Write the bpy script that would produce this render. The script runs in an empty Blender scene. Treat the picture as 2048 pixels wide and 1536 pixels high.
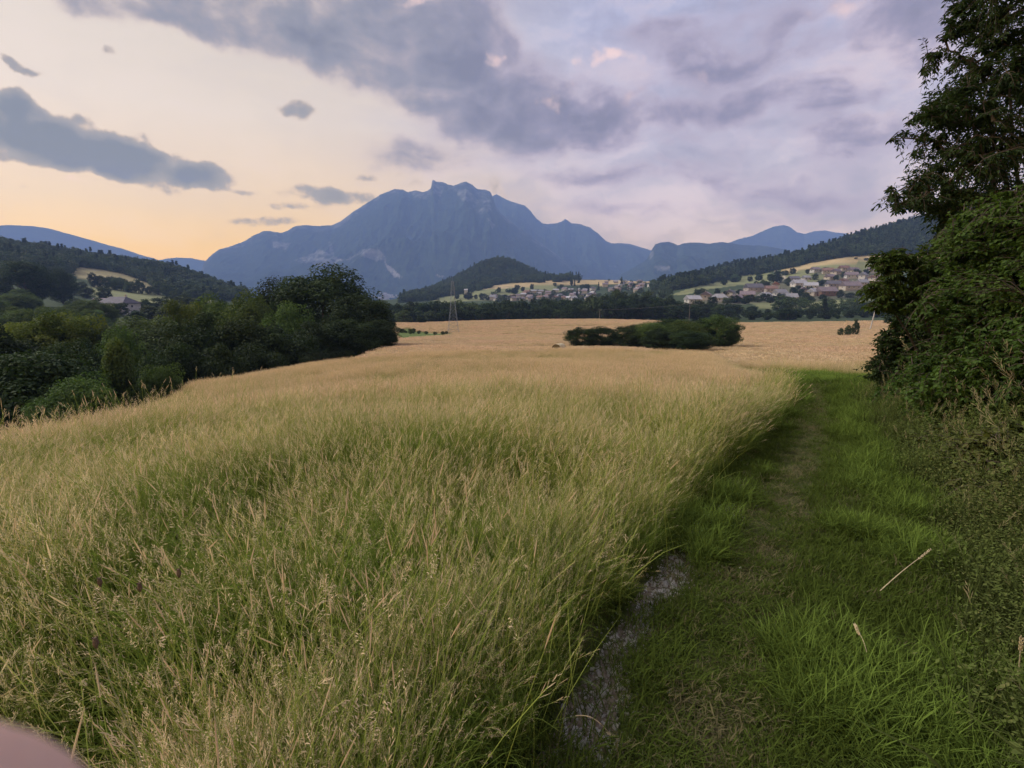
import bpy, math, random
import numpy as np
from mathutils import Vector, Matrix

random.seed(7)
RNG = np.random.default_rng(7)
scene = bpy.context.scene
COL = scene.collection
R = math.radians

# ------------------------------------------------------------------ camera
EYE = 1.62
PITCH = R(9.9)
F = 1024.0                      # focal length in pixels of the 2048 px wide photograph
CP, SP = math.cos(PITCH), math.sin(PITCH)
cd = bpy.data.cameras.new('camera')
cam = bpy.data.objects.new('camera', cd)
COL.objects.link(cam)
cam.location = (0, 0, EYE)
cam.rotation_euler = (R(90) - PITCH, 0, 0)
cd.sensor_width = 36.0
cd.lens = 18.0
cd.clip_start = 0.005
cd.clip_end = 60000
scene.camera = cam

# ------------------------------------------------------------------ exposure, render
EXPO = 1.75
scene.view_settings.view_transform = 'Standard'
scene.view_settings.look = 'None'
scene.view_settings.exposure = EXPO
scene.view_settings.gamma = 1.0
scene.view_settings.use_curve_mapping = False
scene.render.engine = 'CYCLES'
scene.cycles.use_denoising = True
scene.cycles.max_bounces = 5
scene.cycles.diffuse_bounces = 3
scene.cycles.transmission_bounces = 3
scene.cycles.glossy_bounces = 2
scene.cycles.volume_bounces = 1
scene.cycles.transparent_max_bounces = 6
scene.render.resolution_x = 1024
scene.render.resolution_y = 768

SUN_EL, SUN_AZ = R(38), R(-75)       # azimuth from +Y towards +X


def lin(r, g, b):
    def f(c):
        c /= 255.0
        return c / 12.92 if c <= 0.04045 else ((c + 0.055) / 1.055) ** 2.4
    return (f(r), f(g), f(b), 1.0)


def e_of(py):                       # slope (dz/dy) of the sight line through image row py
    v = (768.0 - py) / F
    return (-SP + v * CP) / (CP + v * SP)


def s_of(px, py):                   # x/y of the sight line
    v = (768.0 - py) / F
    return (px - 1024.0) / F / (CP + v * SP)


# ------------------------------------------------------------------ world: dusk sky with clouds
class NT:
    """tiny helper to write node trees"""
    def __init__(self, tree):
        self.t = tree

    def n(self, kind, **kw):
        nd = self.t.nodes.new(kind)
        for k, v in kw.items():
            setattr(nd, k, v)
        return nd

    def put(self, sock, v):
        if hasattr(v, 'is_linked') or isinstance(v, bpy.types.NodeSocket):
            self.t.links.new(v, sock)
        elif v is not None:
            sock.default_value = v[:3] if sock.type == 'VECTOR' and hasattr(v, '__len__') else v

    def math(self, op, a, b=None, c=None, clamp=False):
        nd = self.n('ShaderNodeMath', operation=op, use_clamp=clamp)
        for i, x in enumerate((a, b, c)):
            if x is not None:
                self.put(nd.inputs[i], x)
        return nd.outputs[0]

    def vmath(self, op, a, b=None, out=0, scale=None):
        nd = self.n('ShaderNodeVectorMath', operation=op)
        self.put(nd.inputs[0], a)
        if b is not None:
            self.put(nd.inputs[1], b)
        if scale is not None:
            self.put(nd.inputs['Scale'], scale)
        return nd.outputs[out]

    def mix(self, fac, a, b, blend='MIX'):
        nd = self.n('ShaderNodeMix', data_type='RGBA', blend_type=blend)
        self.put(nd.inputs[0], fac)
        self.put(nd.inputs[6], a)
        self.put(nd.inputs[7], b)
        return nd.outputs[2]

    def ramp(self, v, lo, hi, a=0.0, b=1.0, mode='SMOOTHSTEP'):
        nd = self.n('ShaderNodeMapRange', interpolation_type=mode)
        self.put(nd.inputs[0], v)
        nd.inputs[1].default_value = lo
        nd.inputs[2].default_value = hi
        nd.inputs[3].default_value = a
        nd.inputs[4].default_value = b
        return nd.outputs[0]

    def noise(self, vec, scale, detail=4.0, rough=0.55, dist=0.0, dim='3D', out=0):
        nd = self.n('ShaderNodeTexNoise', noise_dimensions=dim)
        if vec is not None:
            self.put(nd.inputs['Vector'], vec)
        nd.inputs['Scale'].default_value = scale
        nd.inputs['Detail'].default_value = detail
        nd.inputs['Roughness'].default_value = rough
        nd.inputs['Distortion'].default_value = dist
        return nd.outputs[out]

    def cramp(self, v, stops):
        nd = self.n('ShaderNodeValToRGB')
        self.put(nd.inputs[0], v)
        cr = nd.color_ramp
        while len(cr.elements) < len(stops):
            cr.elements.new(0.5)
        for el, (p, c) in zip(cr.elements, stops):
            el.position = p
            el.color = c
        return nd.outputs[0]


world = bpy.data.worlds.new('World')
scene.world = world
world.use_nodes = True
wt = world.node_tree
wt.nodes.clear()
W = NT(wt)
BG = 0.1
K = 1.0 / (BG * 2 ** EXPO)          # display-linear value -> Background colour


def sk(r, g, b, gain=1.0):
    c = lin(r, g, b)
    return (c[0] * gain, c[1] * gain, c[2] * gain, 1.0)


tc = W.n('ShaderNodeTexCoord')
D = tc.outputs['Generated']
sep = W.n('ShaderNodeSeparateXYZ')
wt.links.new(D, sep.inputs[0])
az = W.math('ARCTAN2', sep.outputs[0], sep.outputs[1])
el = W.math('ARCSINE', sep.outputs[2])
cmb = W.n('ShaderNodeCombineXYZ')
wt.links.new(az, cmb.inputs[0])
wt.links.new(el, cmb.inputs[1])
AE = cmb.outputs[0]
# cloud-layer coordinates: the direction projected on a flat layer overhead
zc = W.math('ADD', W.math('MAXIMUM', sep.outputs[2], 0.0), 0.10)
pl = W.vmath('DIVIDE', D, None)
cz = W.n('ShaderNodeCombineXYZ')
wt.links.new(zc, cz.inputs[0]); wt.links.new(zc, cz.inputs[1]); wt.links.new(zc, cz.inputs[2])
wt.links.new(cz.outputs[0], pl.node.inputs[1])
PLc = pl
# domain warp: large and small billows
w1 = W.vmath('SUBTRACT', W.noise(AE, 5.0, 3.0, 0.5, out=1), (0.5, 0.5, 0.5))
w2 = W.vmath('SUBTRACT', W.noise(AE, 17.0, 5.0, 0.6, out=1), (0.5, 0.5, 0.5))
warp = W.vmath('ADD', W.vmath('SCALE', w1, scale=0.16), W.vmath('SCALE', w2, scale=0.07))
AW = W.vmath('ADD', AE, W.vmath('MULTIPLY', warp, (1.0, 0.6, 0.0)))
warp2 = W.vmath('ADD', W.vmath('SCALE', w1, scale=0.05), W.vmath('SCALE', w2, scale=0.045))
AWs = W.vmath('ADD', AE, W.vmath('MULTIPLY', warp2, (1.0, 0.6, 0.0)))


def pix_ae(px, py):
    u, v = (px - 1024) / F, (768 - py) / F
    d = Vector((u, CP + v * SP, -SP + v * CP)).normalized()
    return math.atan2(d.x, d.y), math.asin(d.z)


def blob(px, py, rx, ry, deg, amp, soft=0.0, src=None):
    a0, e0 = pix_ae(px, py)
    ax, ex = pix_ae(px + math.cos(R(deg)) * rx, py + math.sin(R(deg)) * rx)
    bx, fx = pix_ae(px - math.sin(R(deg)) * ry, py + math.cos(R(deg)) * ry)
    r1 = math.hypot(ax - a0, ex - e0)
    r2 = math.hypot(bx - a0, fx - e0)
    rot = math.atan2(ex - e0, ax - a0)
    mp = W.n('ShaderNodeMapping', vector_type='TEXTURE')
    wt.links.new(AW if src is None else src, mp.inputs[0])
    mp.inputs['Location'].default_value = (a0, e0, 0)
    mp.inputs['Rotation'].default_value = (0, 0, rot)
    mp.inputs['Scale'].default_value = (r1, r2, 1)
    L = W.vmath('LENGTH', mp.outputs[0], out=1)
    return W.ramp(L, soft, 1.25, amp, 0.0)


def total(bl, src=None):
    acc = None
    for b in bl:
        o = blob(*b, src=src)
        acc = o if acc is None else W.math('ADD', acc, o)
    return acc


# (px, py, rx, ry, slope in degrees, amount, inner flat part)
dark = total([
    (280, 5, 200, 45, 8, .8, .2), (400, 20, 240, 55, 8, .85, .2), (640, 60, 260, 90, 12, .75, .2), (860, 90, 190, 120, 20, 1.05, .3),
    (800, 180, 240, 75, 30, .75, .1), (1000, 225, 220, 85, 14, .8, .2), (760, 0, 260, 70, 5, .7, .3),
    (940, 170, 250, 110, 24, .75, .1), (1090, 235, 190, 60, 10, .65, .1), (700, 110, 330, 70, 22, .6, .1), (1180, 200, 140, 80, 0, .45, .1), (1330, 232, 260, 38, -8, .6, .1), (1620, 190, 300, 46, -12, .5, .1),
    (1500, 95, 260, 80, -5, .55, .1), (1820, 60, 260, 90, -6, .45, .1), (1300, 30, 160, 35, 0, .3, .1),
    (1700, 285, 250, 50, 4, .4, .1), (1420, 350, 230, 26, 0, .38, .1), (1180, 360, 190, 26, -3, .38, .1),
    (830, 325, 130, 42, 8, .75, .1), (560, 60, 300, 60, 14, .5, .1), (1000, 330, 120, 30, 0, .3, .1), (1300, 285, 140, 20, -5, .3, .1),
    (1550, 385, 260, 26, 3, .3, .1), (1250, 420, 220, 18, 0, .22, .1), (1500, 440, 200, 16, 0, .2, .1),
])
dark_l = total([
    (30, 235, 115, 52, 14, 1.15, .4), (190, 292, 150, 52, 8, 1.15, .4), (90, 300, 150, 40, 6, .9, .4), (300, 335, 150, 42, 12, 1.1, .4),
    (400, 352, 70, 26, 3, .9, .3), (45, 200, 55, 32, 0, .7, .3),
    (592, 224, 52, 26, 5, .85, .1), (30, 130, 62, 16, 24, .8, .2), (75, 138, 34, 12, 0, .5, .1), (158, 230, 40, 17, 5, .6, .1),
    (655, 388, 130, 22, 3, .85, .2), (830, 370, 60, 20, -5, .3, .1), (530, 443, 95, 15, 4, .6, .1), (590, 412, 90, 13, 3, .55, .1), (760, 350, 70, 14, 4, .5, .1),
    (225, 100, 30, 12, 4, .45, .1), (62, 376, 20, 7, 0, .5, .1), (715, 356, 60, 10, 3, .3, .1),
    (490, 385, 60, 9, 10, .35, .1), (545, 305, 50, 10, 12, .25, .1), (990, 380, 44, 42, 20, .5, .1), (485, 340, 40, 8, 5, .3, .1),
], src=AWs)
litb = total([
    (1005, 125, 30, 16, 0, 1.0, .1), (1185, 110, 26, 20, 0, .9, .1), (1228, 103, 30, 22, 0, 1.0, .1), (1140, 122, 22, 14, 0, .6, .1),
    (1262, 118, 22, 20, 0, .6, .1), (1104, 212, 26, 26, 30, .5, .1), (1235, 200, 60, 40, -30, .45, .1), (850, 2, 60, 12, 10, .8, .1),
    (1120, 170, 40, 30, 0, .3, .1), (340, 70, 80, 26, 30, .35, .1), (440, 70, 60, 16, 20, .3, .1), (1400, 140, 50, 24, 0, .35, .1),
    (1700, 25, 120, 22, -5, .45, .1), (130, 300, 20, 14, 0, .35, .1), (170, 352, 26, 12, 0, .4, .1), (1010, 395, 16, 40, -30, .4, .1),
], src=AW)
fb = W.noise(W.vmath('MULTIPLY', PLc, (1.0, 1.0, 0.0)), 1.6, 7.0, 0.56, 0.25)
fb2 = W.noise(AE, 26.0, 6.0, 0.6)
fbs = W.noise(W.vmath('MULTIPLY', AW, (2.4, 6.0, 1.0)), 1.7, 8.0, 0.62, 0.0)    # stretched layer cloud

# clear colour by height, warm on the left where the sun went down, mauve-blue on the right
eln = W.ramp(el, -0.03, 0.75, 0.0, 1.0, 'LINEAR')
left = W.cramp(eln, [(0.0, sk(242, 180, 116)), (0.12, sk(240, 188, 132)), (0.22, sk(232, 195, 156)), (0.40, sk(226, 206, 188)),
                     (0.62, sk(216, 202, 188)), (1.0, sk(188, 190, 198))])
right = W.cramp(eln, [(0.0, sk(212, 180, 176)), (0.16, sk(204, 182, 186)), (0.34, sk(190, 182, 200)), (0.6, sk(180, 182, 212)),
                      (1.0, sk(160, 170, 206))])
sidef = W.ramp(W.math('ADD', az, W.math('MULTIPLY', W.math('SUBTRACT', fb, 0.5), 0.35)), -0.40, 0.25)
veil = W.mix(sidef, left, right)
veil = W.mix(W.math('MULTIPLY', W.ramp(fbs, 0.42, 0.64), W.ramp(az, -0.3, 0.3, .10, .8)), veil, sk(150, 146, 172))
veil = W.mix(W.math('MULTIPLY', W.ramp(fbs, 0.50, 0.34), W.ramp(az, -0.3, 0.4, .12, .6)), veil, sk(226, 204, 208))
sky_tex = W.n('ShaderNodeTexSky', sky_type='NISHITA')
sky_tex.sun_disc = False
sky_tex.sun_elevation = SUN_EL
sky_tex.sun_rotation = SUN_AZ
sky_tex.dust_density = 2.0
veilK = W.vmath('SCALE', veil, scale=K * 0.93)
base = W.mix(0.93, sky_tex.outputs[0], veilK)
# clouds: noise drawn out along the bank gives billows and feathered edges
rm = W.n('ShaderNodeMapping', vector_type='POINT')
wt.links.new(W.vmath('ADD', AE, W.vmath('SCALE', w1, scale=0.10)), rm.inputs[0])
rm.inputs['Rotation'].default_value = (0, 0, R(24))
rm.inputs['Scale'].default_value = (1.0, 2.3, 1.0)
fbd = W.noise(rm.outputs[0], 4.2, 9.0, 0.60, 0.35)
fbm_ = W.noise(W.vmath('MULTIPLY', AE, (1.0, 1.5, 1.0)), 9.0, 8.0, 0.62, 0.2)
tf = W.math('SUBTRACT', fb2, 0.5)
tm = W.math('SUBTRACT', fbm_, 0.5)
td = W.math('SUBTRACT', fbd, 0.5)
nz_ = W.math('ADD', W.math('ADD', W.math('MULTIPLY', td, 3.4), W.math('MULTIPLY', tm, 1.6)), W.math('MULTIPLY', tf, 0.9))
# beyond the picture the same broken layer goes on
outf = W.math('MAXIMUM', W.ramp(W.math('ABSOLUTE', az), 0.85, 1.3), W.ramp(el, 0.5, 0.9))
dk = W.math('ADD', dark, W.math('MULTIPLY', outf, W.ramp(fb, 0.40, 0.62, 0.0, .7)))
dk = W.math('SUBTRACT', 1.0, W.math('POWER', 2.718, W.math('MULTIPLY', dk, -1.45)))
dk = W.math('ADD', dk, W.ramp(az, -0.1, 0.3, 0.0, 0.17))
dens = W.math('ADD', dk, W.math('MULTIPLY', nz_, W.math('ADD', W.math('MULTIPLY', W.ramp(dk, 0.03, 0.6), 0.58), W.ramp(az, -0.15, 0.25, 0.04, 0.26))))
densl = W.math('ADD', W.math('MULTIPLY', dark_l, 0.85), W.math('MULTIPLY', W.ramp(dark_l, 0.02, 0.45), W.math('ADD', W.math('ADD', W.math('MULTIPLY', tf, 1.5), W.math('MULTIPLY', tm, 1.3)), W.math('MULTIPLY', td, 1.0))))
cov = W.ramp(dens, 0.02, 0.80)
shade = W.ramp(dens, 0.22, 1.20, 0.0, 1.0, 'LINEAR')
covl = W.ramp(densl, 0.20, 0.62)
cwarm = W.cramp(shade, [(0.0, sk(206, 188, 186)), (0.35, sk(172, 164, 174)), (0.7, sk(138, 143, 163)), (1.0, sk(114, 123, 149))])
ccool = W.cramp(shade, [(0.0, sk(196, 182, 200)), (0.35, sk(168, 160, 184)), (0.7, sk(140, 139, 168)), (1.0, sk(122, 125, 155))])
ccol = W.mix(sidef, cwarm, ccool)
cl = W.mix(W.math('MULTIPLY', cov, 0.93), base, W.vmath('SCALE', ccol, scale=K))
ccl = W.cramp(W.ramp(densl, 0.25, 1.35, 0.0, 1.0, 'LINEAR'), [(0.0, sk(196, 176, 168)), (0.4, sk(154, 154, 164)), (1.0, sk(118, 130, 152))])
cl = W.mix(W.math('MULTIPLY', covl, 0.94), cl, W.vmath('SCALE', ccl, scale=K))
lit = W.math('MULTIPLY', W.ramp(W.math('ADD', litb, W.math('ADD', W.math('MULTIPLY', tf, 1.8), tm)), 0.28, 1.15), 0.75)
cl = W.mix(lit, cl, W.vmath('SCALE', sk(246, 214, 210), scale=K))
# the sky above the haze: clearer, warmer and stronger low down than it looks through it
HD, HTOP, HFAR, HX = 1.6e-4, 1750.0, 9200.0, 8700.0
HJ = (0.135, 0.21, 0.43)
Lh = W.math('MINIMUM', W.math('DIVIDE', HTOP, W.math('MAXIMUM', sep.outputs[2], 0.01)), W.math('DIVIDE', HFAR, W.math('MAXIMUM', sep.outputs[1], 0.1)))
Lh = W.math('MINIMUM', W.math('MINIMUM', Lh, W.math('DIVIDE', HX, W.math('MAXIMUM', W.math('ABSOLUTE', sep.outputs[0]), 0.1))), 14000.0)
Th = W.math('POWER', 2.71828, W.math('MULTIPLY', Lh, -HD))
om = W.math('SUBTRACT', 1.0, Th)
inj = W.n('ShaderNodeCombineXYZ')
for i_ in range(3):
    W.put(inj.inputs[i_], W.math('MULTIPLY', om, HJ[i_] * K))
cl = W.vmath('MAXIMUM', W.vmath('SCALE', W.vmath('SUBTRACT', cl, inj.outputs[0]), scale=W.math('DIVIDE', 1.0, Th)), (0.02, 0.02, 0.02))
bgn = W.n('ShaderNodeBackground')
wt.links.new(cl, bgn.inputs[0])
bgn.inputs[1].default_value = BG
wo = W.n('ShaderNodeOutputWorld')
wt.links.new(bgn.outputs[0], wo.inputs[0])
world.cycles.sampling_method = 'MANUAL'
world.cycles.sample_map_resolution = 512

sd = bpy.data.lights.new('sun', 'SUN')
sun = bpy.data.objects.new('sun', sd)
COL.objects.link(sun)
sd.energy = 1.5
sd.angle = R(18)
sd.color = (1.0, 0.94, 0.86)
sdir = Vector((math.sin(SUN_AZ) * math.cos(SUN_EL), math.cos(SUN_AZ) * math.cos(SUN_EL), math.sin(SUN_EL)))
sun.rotation_euler = sdir.to_track_quat('Z', 'Y').to_euler()


# ------------------------------------------------------------------ mesh and object helpers
def mesh(name, V, Fc, mats=(), attrs=None, smooth=False, mi=None, cols=None):
    """V (n,3); Fc (m,3) or (m,4) index array; attrs name->(n,) float per vertex; cols name->(n,3) colour per vertex"""
    V = np.asarray(V, dtype=np.float32)
    Fc = np.asarray(Fc, dtype=np.int32)
    me = bpy.data.meshes.new(name)
    me.vertices.add(len(V))
    me.vertices.foreach_set('co', V.ravel())
    k = Fc.shape[1]
    me.loops.add(Fc.size)
    me.loops.foreach_set('vertex_index', Fc.ravel())
    me.polygons.add(len(Fc))
    me.polygons.foreach_set('loop_start', np.arange(0, Fc.size, k, dtype=np.int32))
    if smooth:
        me.polygons.foreach_set('use_smooth', np.ones(len(Fc), dtype=bool))
    if mi is not None:
        me.polygons.foreach_set('material_index', np.asarray(mi, dtype=np.int32))
    for m in mats:
        me.materials.append(m)
    for k_, a in (attrs or {}).items():
        at = me.attributes.new(k_, 'FLOAT', 'POINT')
        at.data.foreach_set('value', np.asarray(a, dtype=np.float32))
    for k_, a in (cols or {}).items():
        at = me.attributes.new(k_, 'FLOAT_COLOR', 'POINT')
        a = np.asarray(a, dtype=np.float32)
        at.data.foreach_set('color', np.column_stack([a, np.ones(len(a), np.float32)]).ravel())
    me.update(calc_edges=True)
    return me


def link(name, me, parent=None, loc=(0, 0, 0), rot=(0, 0, 0), scale=(1, 1, 1), **props):
    o = bpy.data.objects.new(name, me)
    COL.objects.link(o)
    o.location = loc
    o.rotation_euler = rot
    o.scale = scale
    if parent is not None:
        o.parent = parent
    for k_, v in props.items():
        if v is not None:
            o[k_] = v
    return o


class MB:
    """collects polygons of any size into one mesh"""
    def __init__(self):
        self.v, self.f, self.m = [], [], []

    def add(self, V, Fs, mi=0):
        b = len(self.v)
        self.v += [tuple(p) for p in V]
        self.f += [tuple(b + i for i in f) for f in Fs]
        self.m += [mi] * len(Fs)

    def box(self, c, s, rz=0.0, mi=0):
        cx, cy, cz_ = c
        hx, hy, hz = s[0] / 2, s[1] / 2, s[2] / 2
        ca, sa = math.cos(rz), math.sin(rz)
        V = []
        for dz in (-hz, hz):
            for dx, dy in ((-hx, -hy), (hx, -hy), (hx, hy), (-hx, hy)):
                V.append((cx + dx * ca - dy * sa, cy + dx * sa + dy * ca, cz_ + dz))
        self.add(V, [(3, 2, 1, 0), (4, 5, 6, 7), (0, 1, 5, 4), (1, 2, 6, 5), (2, 3, 7, 6), (3, 0, 4, 7)], mi)

    def tube(self, pts, rad, k=6, mi=0, cap=True):
        pts = [Vector(p) for p in pts]
        if not hasattr(rad, '__len__'):
            rad = [rad] * len(pts)
        V = []
        for i, p in enumerate(pts):
            d = (pts[min(i + 1, len(pts) - 1)] - pts[max(i - 1, 0)]).normalized()
            a = d.orthogonal().normalized() if abs(d.z) > 0.9 else Vector((0, 0, 1)).cross(d).normalized()
            b = d.cross(a)
            for j in range(k):
                t = 2 * math.pi * j / k
                V.append(p + (a * math.cos(t) + b * math.sin(t)) * rad[i])
        Fs = []
        for i in range(len(pts) - 1):
            for j in range(k):
                Fs.append((i * k + j, i * k + (j + 1) % k, (i + 1) * k + (j + 1) % k, (i + 1) * k + j))
        if cap:
            Fs.append(tuple(range(k))[::-1])
            Fs.append(tuple((len(pts) - 1) * k + j for j in range(k)))
        self.add(V, Fs, mi)

    def mesh(self, name, mats, smooth=False):
        me = bpy.data.meshes.new(name)
        me.from_pydata(self.v, [], self.f)
        for m in mats:
            me.materials.append(m)
        me.polygons.foreach_set('material_index', self.m)
        if smooth:
            me.polygons.foreach_set('use_smooth', [True] * len(self.f))
        me.update()
        return me


# value noise / fbm on numpy arrays
_T = RNG.random((256, 256)).astype(np.float64)


def vnoise(x, y):
    xi, yi = np.floor(x).astype(int), np.floor(y).astype(int)
    fx, fy = x - xi, y - yi
    fx = fx * fx * (3 - 2 * fx)
    fy = fy * fy * (3 - 2 * fy)
    a = _T[xi & 255, yi & 255]; b = _T[(xi + 1) & 255, yi & 255]
    c = _T[xi & 255, (yi + 1) & 255]; d = _T[(xi + 1) & 255, (yi + 1) & 255]
    return (a + (b - a) * fx) * (1 - fy) + (c + (d - c) * fx) * fy


def fbm(x, y, oct=5, rough=0.5, ridged=False):
    s, a, n = 0.0, 1.0, 0.0
    for i in range(oct):
        v = vnoise(x * 2 ** i + 17.3 * i, y * 2 ** i + 9.1 * i)
        if ridged:
            v = 1 - np.abs(2 * v - 1)
        s = s + v * a
        n += a
        a *= rough
    return s / n


def pchip(x, y, xq):
    x, y = np.asarray(x, float), np.asarray(y, float)
    h = np.diff(x); dl = np.diff(y) / h
    m = np.zeros(len(x))
    for i in range(1, len(x) - 1):
        if dl[i - 1] * dl[i] > 0:
            w1_, w2_ = 2 * h[i] + h[i - 1], h[i] + 2 * h[i - 1]
            m[i] = (w1_ + w2_) / (w1_ / dl[i - 1] + w2_ / dl[i])
    m[0], m[-1] = dl[0], dl[-1]
    xq = np.clip(xq, x[0], x[-1])
    k = np.clip(np.searchsorted(x, xq) - 1, 0, len(x) - 2)
    t = (xq - x[k]) / h[k]
    return ((2 * t ** 3 - 3 * t ** 2 + 1) * y[k] + (t ** 3 - 2 * t ** 2 + t) * h[k] * m[k]
            + (-2 * t ** 3 + 3 * t ** 2) * y[k + 1] + (t ** 3 - t ** 2) * h[k] * m[k + 1])


def inpoly(x, y, poly):
    x, y = np.asarray(x, float), np.asarray(y, float)
    c = np.zeros(np.broadcast(x, y).shape, bool)
    n = len(poly)
    for i in range(n):
        x1, y1 = poly[i]; x2, y2 = poly[(i + 1) % n]
        if y1 == y2:
            continue
        cond = ((y1 > y) != (y2 > y)) & (x < (x2 - x1) * (y - y1) / (y2 - y1) + x1)
        c ^= cond
    return c


# ------------------------------------------------------------------ the lie of the land
GR, GRL = 0.45, 0.62                           # height of the standing grass, part of what the photograph's crests show


def zg(Y, py, h=0.0):
    return EYE + Y * e_of(py) - h


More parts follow.
